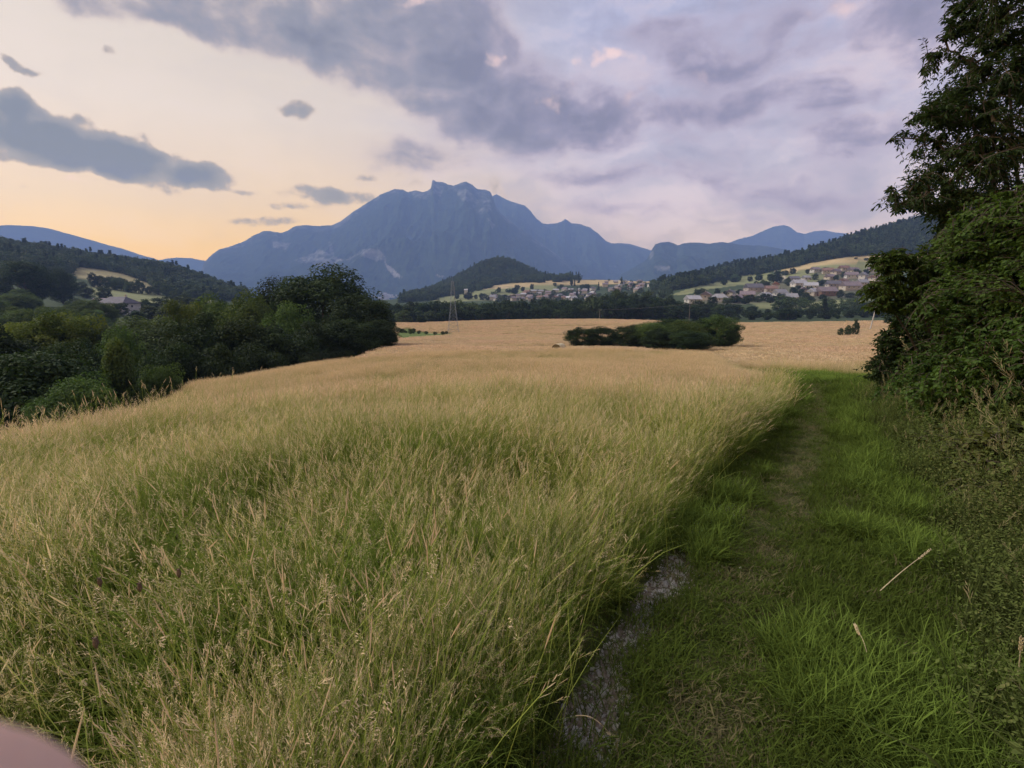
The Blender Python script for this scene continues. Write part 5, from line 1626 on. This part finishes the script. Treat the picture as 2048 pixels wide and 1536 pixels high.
def house(p, rz, w, d, hw, hr, wall, roof, label, group=None, hip=0.0, detail=True, name='house'):
    """ridge along local x; w long side, d gable side"""
    o = bpy.data.objects.new(name, None)
    COL.objects.link(o)
    o.location = p
    o.rotation_euler = (0, 0, rz)
    o['label'] = label
    o['category'] = 'house'
    if group:
        o['group'] = group
    b = MB()
    x_, y_ = w / 2, d / 2
    xr = x_ * (1 - hip)
    # walls with gables, sunk into the slope
    V = [(-x_, -y_, -4), (x_, -y_, -4), (x_, y_, -4), (-x_, y_, -4), (-x_, -y_, hw), (x_, -y_, hw), (x_, y_, hw), (-x_, y_, hw)]
    Fs = [(0, 1, 5, 4), (2, 3, 7, 6)]
    if hip:
        Fs += [(1, 2, 6, 5), (3, 0, 4, 7), (4, 5, 6, 7)]
    else:
        V += [(-x_, 0, hw + hr), (x_, 0, hw + hr)]
        Fs += [(1, 2, 6, 9, 5), (3, 0, 4, 8, 7)]
    b.add(V, Fs)
    link('wall', b.mesh('wall', [WALL[wall]]), o)
    b = MB()
    ov, t = .6, .28
    sl = hr / y_
    xo, yo, ze = x_ + ov, y_ + ov, hw - ov * sl + .06
    xo2 = xr + (0 if hip else ov)
    V = [(-xo, -yo, ze), (xo, -yo, ze), (xo, yo, ze), (-xo, yo, ze), (-xo2, 0, hw + hr + .06), (xo2, 0, hw + hr + .06)]
    V += [(a, c, e + t) for a, c, e in V]
    Fs = [(6, 7, 11, 10), (8, 9, 10, 11), (0, 4, 5, 1), (2, 5, 4, 3), (0, 1, 7, 6), (2, 3, 9, 8), (7, 8, 11), (9, 6, 10), (1, 5, 2), (3, 4, 0), (1, 2, 8, 7), (3, 0, 6, 9)]
    b.add(V, Fs)
    rf = link('roof', b.mesh('roof', [ROOF[roof]]), o)
    b = MB(); b.box((x_ * .4, y_ * .3, hw + hr * .9), (.7, .7, hr * .9 + .6))
    link('chimney', b.mesh('chimney', [M_CHIM]), rf)
    if detail:
        nwin = 3 if w > 9 else 2
        for k in range(nwin):
            b = MB(); xx = -x_ + w * (k + .7) / (nwin + .4)
            b.box((xx, -y_ - .02, hw * .62), (1.1, .12, 1.2))
            link('window', b.mesh('window', [M_PANE]), o)
        b = MB(); b.box((-x_ - .02, 0, hw * .62), (.12, 1.2, 1.2))
        link('window', b.mesh('window', [M_PANE]), o)
        b = MB(); b.box((x_ + .02, 0, hw * .62), (.12, 1.2, 1.2))
        link('window', b.mesh('window', [M_PANE]), o)
        b = MB(); b.box((x_ * .82, -y_ - .02, 1.05), (1.0, .12, 2.1))
        link('door', b.mesh('door', [M_DOOR]), o)
    return o


# right village: (px, py of the foot, width px, turn in degrees, wall, roof, wall height, label, hip)
RV = [
    (1385, 608, 36, 10, 'white', 'pale', 4.2, 'white house with pale roof at the left end of the right village', 0),
    (1412, 600, 30, 60, 'stone', 'mauve', 5, 'tall brownish house behind the leftmost white house', 0),
    (1438, 604, 40, -15, 'white', 'grey', 4, 'white house with broad light grey hipped roof near the left end of the village', .45),
    (1472, 605, 32, 25, 'cream', 'mauve', 4, 'house with mauve roof low in the left half of the village', 0),
    (1494, 597, 36, -20, 'cream', 'mauve', 4, 'large mauve-roofed house above the low one in the village', 0),
    (1507, 584, 44, 4, 'stone', 'dark', 5, 'long building with dark slate roof in the upper left of the village', 0),
    (1530, 599, 30, 30, 'white', 'pale', 4, 'house with pale bluish roof beneath the long slate-roofed building', 0),
    (1541, 586, 28, -10, 'stone', 'brown', 5, 'house with brown roof right of the long slate-roofed building', 0),
    (1560, 593, 34, 20, 'white', 'grey', 4, 'white house with grey roof in the middle of the village', 0),
    (1551, 577, 22, 65, 'cream', 'red', 5, 'small house with reddish roof at the top of the village middle', 0),
    (1577, 601, 40, -8, 'white', 'grey', 3.2, 'low white house with wide grey roof at the village foot', 0),
    (1597, 573, 36, 8, 'white', 'pale', 4, 'house with pale roof just below the hillside track', 0),
    (1621, 578, 32, -18, 'white', 'pale', 4, 'second pale-roofed house right of the one below the track', 0),
    (1629, 591, 34, 24, 'cream', 'pale', 4, 'broad pale roof in front of the purple-brown barn', 0),
    (1652, 592, 46, 3, 'wood', 'mauve', 5, 'long timber barn with purple-brown roof right of the village middle', 0),
    (1666, 576, 34, -6, 'stone', 'dark', 4.5, 'dark-roofed house above the timber barn', 0),
    (1700, 580, 46, 3, 'cream', 'mauve', 4.5, 'long house with pale mauve roof right of the timber barn', 0),
    (1630, 545, 22, 12, 'white', 'mauve', 4, 'small white house at the top left of the upper hamlet', 0),
    (1655, 547, 26, -20, 'cream', 'brown', 4, 'brown-roofed house in the upper hamlet', 0),
    (1672, 549, 26, 30, 'cream', 'mauve', 4, 'mauve-roofed house at the centre of the upper hamlet', 0),
    (1702, 557, 30, -10, 'white', 'mauve', 4.5, 'white-fronted house with mauve roof in the upper hamlet', 0),
    (1688, 542, 26, 10, 'cream', 'brown', 4, 'house with brown roof at the top edge of the upper hamlet', 0),
    (1706, 547, 30, 20, 'cream', 'mauve', 4, 'broad house behind the white-fronted one in the upper hamlet', 0),
    (1726, 558, 26, 40, 'white', 'grey', 5, 'tall white house right of the white-fronted one', 0),
    (1746, 546, 26, -5, 'white', 'mauve', 4, 'house at the right end of the upper hamlet', 0),
    (1660, 559, 24, 15, 'cream', 'mauve', 3.5, 'low mauve-roofed house between hamlet and village', 0),
    (1587, 563, 24, -5, 'stone', 'dark', 3.5, 'dark low barn beside the end of the hillside track', 0),
    (1687, 569, 24, 35, 'stone', 'brown', 4, 'reddish-brown roof between the hamlet and the long mauve-roofed house', 0),
    (1612, 560, 18, 5, 'white', 'grey', 3, 'tiny white building right of the hillside track', 0),
    (1725, 572, 30, 12, 'cream', 'grey', 4, 'grey-roofed house right of the long mauve-roofed one', 0),
    (1735, 586, 30, -14, 'white', 'mauve', 4, 'white house with mauve roof at the lower right of the village', 0),
    (1750, 562, 26, 18, 'cream', 'brown', 4, 'brown-roofed house at the right side of the village', 0),
    (1605, 587, 26, 70, 'cream', 'mauve', 4, 'gable-fronted house left of the broad pale roof', 0),
    (1460, 592, 24, 50, 'white', 'dark', 4, 'small dark-roofed white house among trees in the village left half', 0),
]
for px, py, wpx, rz, wl, rf, hw, lab, hip in RV:
    p = hit(px, py, 320)
    w = wpx * p.y / F * .72
    house(p, R(rz), w, w * (.62 if w > 12 else .8), hw, w * .2 + .6, wl, rf, lab, 'houses of the right village', hip)

for px, py in VTREES:
    hn = min(RV, key=lambda h_: abs(h_[0] - px) + abs(h_[1] - py) * 1.5)
    side = 'left of' if px < hn[0] - 3 else ('right of' if px > hn[0] + 3 else ('behind' if py < hn[1] else 'in front of'))
    nm_ = ' '.join(('dark garden tree ' + side + ' the ' + hn[7]).split()[:13])
    tree_on(pickk(FARK, random.choice(['dark', 'dark', 'mid'])), px, py, random.uniform(5, 9), random.uniform(6, 12), nm_, 'garden trees ' + side + ' ' + hn[7])

# farmhouse on the left
p = hit(238, 622, 150); p = gpt(238, 300, 610)
house(Vector((s_of(238, 612) * 300, 300, EYE + 300 * e_of(622))), R(-8), 17, 12, 4.5, 3.4, 'white', 'dark', 'farmhouse with wide slate-grey hipped roof and white front in the trees on the left', None, .4)
house(Vector((s_of(213, 608) * 310, 310, EYE + 310 * e_of(617))), R(12), 12, 9, 3, 2.8, 'stone', 'mauve', 'mauve-roofed house half hidden left of the grey-roofed farmhouse')

# middle village: small houses far off
rv = random.Random(5)
sp = [(rv.uniform(985, 1190), rv.uniform(582, 603)) for _ in range(95)]
sp = [(a, b) for a, b in sp if b > np.interp(a, [958, 1000, 1060, 1120, 1190], [600, 592, 587, 578, 580])]
sp += [(rv.uniform(1210, 1320), rv.uniform(566, 586)) for _ in range(22)]
used = []
for a, b in sp:
    p = hit(a, b, 320)
    if any((p - q).length < 11 for q in used):
        continue
    used.append(p)
    w = rv.uniform(6.5, 10.5)
    up = a > 1200
    wl, rf = rv.choice(['white', 'white', 'cream', 'stone']), rv.choice(['mauve', 'grey', 'dark', 'pale', 'brown', 'mauve'])
    where = 'upper right part' if up else ('left end' if a < 1030 else ('left half' if a < 1085 else ('middle' if a < 1140 else 'right half')))
    lb = 'tiny %s-walled house with %s roof in the %s of the middle village' % (wl, {'grey': 'grey', 'mauve': 'mauve', 'dark': 'slate', 'pale': 'pale', 'brown': 'brown'}[rf], where)
    house(p, R(rv.uniform(-60, 60)), w, w * .75, rv.uniform(3.5, 6), w * .22, wl, rf, lb, lb, 0, detail=False)
for a, b, w, lab in [(1265, 561, 60, 'long white hall on the skyline right of the middle village'), (932, 590, 7, 'small pale tower-like house on the knoll slope behind the mast')]:
    p = hit(a, b, 600)
    house(p, 0, w if w > 10 else 6, 14 if w > 10 else 6, 6 if w > 10 else 9, 2, 'white', 'pale', lab, None, 0, detail=False, name='hall' if w > 10 else 'tower')
# distant town at the mountain's foot
for i in range(34):
    a, b = rv.gauss(775, 15), rv.uniform(588, 600)
    Y = 3300 + (600 - b) * 60
    x = Y * s_of(a, b); z = EYE + Y * e_of(b)
    w = rv.uniform(10, 22)
    house(Vector((x, Y, z)), R(rv.uniform(-40, 40)), w, w * .7, rv.uniform(5, 12), 3, 'white', rv.choice(['pale', 'mauve', 'grey']), 'white speck-like building of the distant town at the mountain foot', 'buildings of the distant town', 0, detail=False)
for i, (a, b, w) in enumerate([(538, 584, 60), (548, 586, 40)]):
    Y = 3600
    house(Vector((Y * s_of(a, b), Y, EYE + Y * e_of(b))), 0, w, 26, 10, 3, 'white', 'pale', ['long white factory hall far off left of the tall oak', 'shorter white factory hall beside the long one'][i], None, 0, detail=False, name='factory_hall')
# the town stands on the valley's gentle rise
TP = np.array([(Y * s_of(a, 600), Y) for a in np.linspace(480, 900, 60) for Y in np.linspace(2700, 4700, 12)])
tz = []
for (x_, y_) in TP:
    tz.append(EYE + y_ * e_of(600 - (y_ - 3300) / 60) - .5 if 3100 < y_ < 4200 else (float(ground_z(x_, y_)) - 6 if y_ < 3000 else -60))
idx = np.arange(60 * 12).reshape(60, 12)
q = np.stack([idx[:-1, :-1], idx[1:, :-1], idx[1:, 1:], idx[:-1, 1:]], -1).reshape(-1, 4)
link('terrain', mesh('terrain', np.column_stack([TP, tz]), q, [M_MOUNT], attrs={'rock': np.zeros(len(TP))}, smooth=True), kind='structure')

# ------------------------------------------------------------------ lattice mast
M_STEEL = m_simple('galvanised_steel', (.19, .22, .28), .5, .2, 2.0, .4, .1)
M_DARKSTEEL = m_simple('dark_steel', (.16, .17, .2), .5, .2, 2.0, .4, .1)
Ym = 205
base = Vector((s_of(907, 668) * Ym, Ym, 0)); base.z = float(ground_z(base.x, Ym))
o = link('lattice_mast', None, None, base, label='tall thin lattice mast rising from the far tan field before the tree belt', category='mast')
Hm = EYE + Ym * e_of(553) - base.z
def half(z):
    f = z / Hm
    return 1.9 * (1 - f) ** 1.6 + .30 if f < .5 else .30 + 1.9 * .5 ** 1.6 * (1 - (f - .5) * 2) + .0
for sx, sy in ((-1, -1), (1, -1), (1, 1), (-1, 1)):
    b = MB()
    zs_ = np.linspace(-.5, Hm * .92, 14)
    b.tube([(sx * half(max(z, 0)), sy * half(max(z, 0)), z) for z in zs_], .045, 5)
    link('leg', b.mesh('leg', [M_STEEL]), o)
zz = [Hm * .92 * (1 - (1 - i / 15) ** 1.25) for i in range(16)]
b = MB()
for a, c in zip(zz[:-1], zz[1:]):
    ha, hc = half(a), half(c)
    cr = [(-1, -1), (1, -1), (1, 1), (-1, 1)]
    for i in range(4):
        (ax, ay), (bx, by) = cr[i], cr[(i + 1) % 4]
        b.tube([(ax * ha, ay * ha, a), (bx * hc, by * hc, c)], .022, 3, cap=False)
        b.tube([(bx * ha, by * ha, a), (ax * hc, ay * hc, c)], .022, 3, cap=False)
        b.tube([(ax * hc, ay * hc, c), (bx * hc, by * hc, c)], .022, 3, cap=False)
link('bracing', b.mesh('bracing', [M_STEEL]), o, kind='stuff')
b = MB(); b.tube([(0, 0, Hm * .9), (0, 0, Hm * 1.0)], .05, 5)
link('antenna', b.mesh('antenna', [M_STEEL]), o)
for k, z in enumerate((.80, .70, .62)):
    b = MB(); b.box((half(Hm * z) + .1, -.25, Hm * z), (.25, .35, 1.2))
    link('panel_antenna', b.mesh('panel_antenna', [M_DARKSTEEL]), o)


# ------------------------------------------------------------------ poles and their wires
M_CONC = m_simple('pole_concrete', (.42, .40, .38), .9, .2, 3.0)
def pole(px, pyb, pyt, Y, mt, lab, arm=1.2, r0=.13, lean=0.0):
    x = s_of(px, pyb) * Y
    p = Vector((x, Y, float(ground_z(x, Y))))
    h = EYE + Y * e_of(pyt) - p.z
    o = link('utility_pole', None, None, p, label=lab, category='pole')
    o.rotation_euler = (0, lean, 0)
    b = MB(); b.tube([(0, 0, -.4), (0, 0, h * .5), (0, 0, h)], [r0 * 1.2, r0, r0 * .7], 8)
    link('shaft', b.mesh('shaft', [mt]), o)
    if arm:
        b = MB(); b.box((0, 0, h - .35), (arm * 2, .10, .12)); link('crossarm', b.mesh('crossarm', [mt]), o)
        for k in (-1, 0, 1):
            b = MB(); b.tube([(k * arm * .9, 0, h - .29), (k * arm * .9, 0, h - .08)], [.06, .04], 6)
            link('insulator', b.mesh('insulator', [M_DARKSTEEL]), o)
    return o, p, h


M_POLE = m_simple('pole_wood', (.20, .17, .14), .9, .3, 4.0)
p1 = pole(1199, 640, 619, 306, M_POLE, 'grey wooden pole with crossarm on the crest of the far field', 1.3)
p2 = pole(1378, 643, 607, 312, M_POLE, 'faint wooden pole in front of the belt behind the thicket', 1.1)
p3 = pole(1741, 652, 613, 190, M_CONC, 'pale concrete pole leaning right at the far right field edge', .9, .20, R(8))
b = link('utility_wire', None, None, p1[1], label='thin wires slung between the crest pole and the pole behind the thicket', category='wire')
for k in (-1, 0, 1):
    m_ = MB()
    A = Vector((k * 1.17, 0, p1[2] - .1)); Bq = (p2[1] - p1[1]) + Vector((k * 1.0, 0, p2[2] - .1))
    m_.tube([A.lerp(Bq, t) - Vector((0, 0, 3.2 * t * (1 - t))) for t in np.linspace(0, 1, 9)], .02, 3, cap=False)
    link('wire', m_.mesh('wire', [M_DARKSTEEL]), b)

# ------------------------------------------------------------------ round bale
m, n, out = mat('hay')
tcx = n.n('ShaderNodeTexCoord').outputs['Object']
hz = n.noise(n.vmath('MULTIPLY', tcx, (1, 14, 14)), 3.0, 6, .7)
pbsdf(n, out, n.mix(n.ramp(hz, .35, .65), (.36, .30, .18, 1), (.74, .66, .46, 1)), .95, .1, hz, .8, .04)
M_HAY = m
m, n, out = mat('hay_end')
tcx = n.n('ShaderNodeTexCoord').outputs['Object']
wv = n.n('ShaderNodeTexWave', wave_type='RINGS', rings_direction='X')
n.put(wv.inputs['Vector'], tcx); wv.inputs['Scale'].default_value = 2.2; wv.inputs['Distortion'].default_value = 5.0; wv.inputs['Detail'].default_value = 3
pbsdf(n, out, n.mix(wv.outputs['Fac'], (.07, .055, .03, 1), (.24, .19, .11, 1)), .95, .1, wv.outputs['Fac'], .8, .05)
M_HAYEND = m
pb = at(1118, 698, 52)
o = link('hay_bale', None, None, (pb.x, pb.y, pb.z), label='single round hay bale lying in the long grass on the near rise', category='hay bale')
o.rotation_euler = (0, 0, R(58))
b = MB(); K_ = 40; r0 = .55
prof = [(-.62, r0 * .96), (-.56, r0), (-.2, r0 * 1.01), (.2, r0), (.56, r0), (.62, r0 * .96)]
V, Fs = [], []
for i, (a, c) in enumerate(prof):
    for j in range(K_):
        t = 2 * math.pi * j / K_
        rr_ = c * (1 + .012 * math.sin(7 * t + a * 9) - (.035 if math.sin(t) < -.8 else 0))
        V.append((a, rr_ * math.cos(t), rr_ * math.sin(t)))
for i in range(len(prof) - 1):
    for j in range(K_):
        Fs.append((i * K_ + j, i * K_ + (j + 1) % K_, (i + 1) * K_ + (j + 1) % K_, (i + 1) * K_ + j))
b.add(V, Fs)
link('rolled_side', b.mesh('rolled_side', [M_HAY]), o)
for sgn in (-1, 1):
    b = MB(); V = []
    for k_, (rr_, xx) in enumerate([(0, .585), (.2, .60), (.4, .585), (.54, .622)]):
        for j in range(K_):
            t = 2 * math.pi * j / K_
            V.append((sgn * xx, max(rr_, .001) * math.cos(t), max(rr_, .001) * math.sin(t)))
    Fs = [(i * K_ + j, i * K_ + (j + 1) % K_, (i + 1) * K_ + (j + 1) % K_, (i + 1) * K_ + j) for i in range(3) for j in range(K_)]
    b.add(V, Fs); link('end_face', b.mesh('end_face', [M_HAYEND]), o)

# ------------------------------------------------------------------ stones in the rut
M_STONE = m_simple('limestone', (.56, .52, .46), .9, .25, 12.0, .2, .5)
stone_me = []
for i in range(6):
    r_ = np.random.default_rng(700 + i)
    import bmesh
    bm = bmesh.new(); bmesh.ops.create_icosphere(bm, subdivisions=2, radius=1.0)
    for v in bm.verts:
        c = np.array(v.co)
        k = 1 + .35 * (float(fbm(np.array(c[0] * 1.3 + i * 5 + 20), np.array(c[1] * 1.3 + c[2] * 1.7 + 20), 3)) - .5) * 2
        for _ in range(1):
            v.co = Vector(c * k)
    for j in range(11):                      # broken flat faces
        nn = Vector(r_.normal(size=3)).normalized()
        for v in bm.verts:
            dd = v.co.dot(nn) - .62
            if dd > 0:
                v.co -= nn * dd
    me_ = bpy.data.meshes.new('stone'); bm.to_mesh(me_); bm.free(); me_.materials.append(M_STONE)
    stone_me.append(me_)
BIG = [(1118, 1502, .036, 'largest pale stone half buried at the bottom of the wheel rut'), (1070, 1508, .018, 'small stone left of the largest stone in the rut'), (940, 1518, .022, 'grey stone in the grass edge left of the rut'),
       (1322, 1172, .022, 'pale stone in the rut beside the grass edge, left of a pair'), (1337, 1180, .022, 'pale stone in the rut, right one of a pair'), (1348, 1163, .018, 'pale flat stone just above the pair in the rut'),
       (1368, 1162, .020, 'chalky stone at the right side of the rut above the pair'), (1268, 1268, .020, 'dark-shadowed stone in the middle of the rut'), (1290, 1282, .014, 'little stone right of the dark-shadowed one'),
       (1265, 1308, .016, 'stone in the lower middle of the rut'), (1236, 1345, .014, 'stone at the lower right side of the rut'), (1318, 1222, .016, 'long stone lying across the rut'), (1212, 1365, .015, 'little stone in the lower rut'),
       (1395, 1105, .014, 'small pale stone at the top end of the bare rut'), (1385, 1090, .012, 'tiny pale stone near the top end of the bare rut')]
for i, (px, py, r0, lab) in enumerate(BIG):
    p = hit(px, py); rr_ = r0
    link('stone', stone_me[i % 6], None, p + Vector((0, 0, rr_ * .25 - .045)), (random.uniform(-.2, .2), random.uniform(-.2, .2), random.uniform(0, 6)), (rr_ * random.uniform(1, 1.4), rr_, rr_ * random.uniform(.6, .9)), label=lab, category='stone')
# gravel between them
n_ = 2300
t = rng.random(n_) ** .8
seg = np.array(RUT1[:7]); cum = np.concatenate([[0], np.cumsum(np.hypot(*np.diff(seg, axis=0).T))])
d_ = 7.6 + t * (cum[-1] - 7.6)
gx = np.interp(d_, cum, seg[:, 0]); gy = np.interp(d_, cum, seg[:, 1])
gx += rng.normal(.02, .09, n_); gy += rng.normal(0, .05, n_)
ss = rng.lognormal(-5.05, .6, n_).clip(.002, .019)
gz = ground_z(gx, gy) + ss * .35 - .05 * (1 - np.clip(dist_line(gx, gy, RUT1) / .3, 0, 1) ** 2)
scatter('gravel', np.column_stack([gx, gy, gz]), rng.uniform(0, 6.28, n_), rng.normal(0, .4, (n_, 2)), np.column_stack([ss * 1.3, ss, ss * .7]), rng.integers(0, 6, n_), stone_me,
        label='pale crumbly gravel lying in the bare wheel rut', category='gravel')

# ------------------------------------------------------------------ single stalks one can point at
M_STRAW = m_simple('dry_straw', (.62, .50, .30), .8, .2, 30.0)
def straw(pa, pb_, Ya, lab, head=True, r0=.0016, sag=.02, name='dry_stalk'):
    A = hit(*pa) + Vector((0, 0, .05)) if Ya is None else at(pa[0], pa[1], Ya)
    Bv = at(pb_[0], pb_[1], A.y * pb_[2])
    o = link(name, None, None, A, label=lab, category='dry stalk')
    d_ = Bv - A
    pts = [d_ * t + Vector((0, 0, sag * math.sin(t * 3.14))) for t in np.linspace(0, 1, 9)]
    b = MB(); b.tube(pts, [r0 * (1.3 - .6 * i / 8) for i in range(9)], 5); link('stem', b.mesh('stem', [M_STRAW]), o)
    if head:
        b = MB(); L = d_.length
        u = d_.normalized()
        for k in range(26):
            t = 1.0 + (k / 26 - .5) * .30
            c = d_ * min(t, 1) + u * max(t - 1, 0) * L
            a = k * 2.4
            sd = Vector((math.cos(a), math.sin(a), .3)).normalized()
            b.tube([c, c + sd * .006 + u * .006, c + sd * .007 + u * .014], [.0008, .0022, .0004], 4)
        link('seed_head', b.mesh('seed_head', [M_STRAW]), o)
    return o
straw((1758, 1200), (1850, 1108, 1.10), None, 'long broken pale straw lying aslant over the right side of the track', True, .0022, .01)
straw((1735, 1345), (1715, 1262, 1.04), None, 'short upright dry stalk in the right-hand grass of the track', True)
straw((1150, 1455), (1222, 1470, .98), None, 'pale stalk fallen from the meadow edge across the lower rut', True, .0015, .03)
straw((2030, 1400), (2042, 1290, .98), None, 'thick buff seed stalk at the right edge low down', True, .0026, .0)
M_KNAP = m_simple('knapweed_head', (.12, .08, .055), .9, .3, 60.0)
M_GSTEM = m_simple('green_stem', (.34, .34, .16), .8, .2, 30.0)
for px, py, Y, lab in [(192, 1290, .80, 'brown knapweed head on a grey stem near the bottom left corner'), (280, 1178, 1.0, 'round knapweed head, middle one of the bottom left group'), (358, 1150, 1.05, 'knapweed head highest of the bottom left group'),
                       (200, 1168, 1.0, 'knapweed head leaning left above the corner one')]:
    T_ = at(px, py, Y)
    g0 = Vector((T_.x + random.uniform(-.05, .12), T_.y + .05, float(ground_z(T_.x, T_.y))))
    o = link('knapweed', None, None, g0, label=lab, category='wildflower')
    d_ = T_ - g0
    b = MB(); b.tube([(0, 0, 0), d_ * .5 + Vector((.02, 0, .02)), d_], [.0015, .0013, .001], 6); link('stem', b.mesh('stem', [M_GSTEM]), o)
    b = MB(); b.tube([d_ + Vector((0, 0, -.006)), d_ + Vector((0, 0, .002)), d_ + Vector((0, 0, .009)), d_ + Vector((0, 0, .014))], [.002, .0048, .0042, .002], 9)
    for k in range(14):
        a = k * 2.4
        b.tube([d_ + Vector((0, 0, .011)), d_ + Vector((math.cos(a) * .005, math.sin(a) * .005, .015))], [.0007, .0004], 3)
    link('flower_head', b.mesh('flower_head', [M_KNAP]), o)
#@@HAND
# ------------------------------------------------------------------ the photographer's hand at the lens
def cam_pt(x, y, z):
    """metres in the camera's frame: right, up, forward"""
    return Vector((x, z * CP + y * SP, EYE - z * SP + y * CP))


cd.dof.use_dof = True
cd.dof.focus_distance = 14.0
cd.dof.aperture_fstop = 16.0
m, n, out = mat('skin')
tcx = n.n('ShaderNodeTexCoord').outputs['Object']
nn_ = n.noise(tcx, 40.0, 5, .6)
bs = pbsdf(n, out, n.mix(nn_, (.50, .30, .25, 1), (.66, .44, .38, 1)), .6, .3, nn_, .2, .001)
bs.inputs['Subsurface Weight'].default_value = .15
bs.inputs['Subsurface Radius'].default_value = (.01, .004, .002)
J = {}
J['wrist'] = ((-.115, -.175, -.055), .024)
J['palm'] = ((-.100, -.135, -.050), .026)
chains = [
    [('k1', (-.072, -.098, -.028), .0115), ('p1', (-.052, -.068, .006), .0092), ('d1', (-.043, -.046, .020), .0085), ('t1', (-.0305, -.0243, .030), .0088), ('u1', (-.0298, -.0234, .0305), .0072)],   # index, its tip beside the lens
    [('k2', (-.090, -.092, -.036), .0115), ('p2', (-.082, -.060, .004), .0094), ('d2', (-.085, -.072, .030), .0085), ('t2', (-.092, -.094, .034), .0074)],
    [('k3', (-.108, -.094, -.044), .0110), ('p3', (-.108, -.066, -.006), .0090), ('d3', (-.112, -.078, .020), .0080), ('t3', (-.116, -.098, .022), .0070)],
    [('k4', (-.125, -.102, -.052), .0100), ('p4', (-.130, -.080, -.022), .0080), ('d4', (-.133, -.090, .002), .0070), ('t4', (-.135, -.106, .004), .0062)],
    [('k5', (-.078, -.130, -.072), .0140), ('p5', (-.056, -.108, -.082), .0110), ('t5', (-.045, -.084, -.078), .0090)],
]
vs, rs, es = [cam_pt(*J['wrist'][0]), cam_pt(*J['palm'][0])], [.024, .026], [(0, 1)]
for ch in chains:
    prev = 1
    for nm, c, r_ in ch:
        vs.append(cam_pt(*c)); rs.append(r_)
        es.append((prev, len(vs) - 1)); prev = len(vs) - 1
me = bpy.data.meshes.new('hand')
me.from_pydata([tuple(v) for v in vs], es, [])
ho = link('hand', me, label='fingertip of a hand, out of focus, across the bottom left corner', category='hand')
sk_m = ho.modifiers.new('skin', 'SKIN')
for i, v in enumerate(me.skin_vertices[0].data):
    v.radius = (rs[i], rs[i])
    v.use_root = i == 1
ho.modifiers.new('smooth', 'SUBSURF').levels = 2
ho.modifiers['smooth'].render_levels = 2
me.materials.append(m)
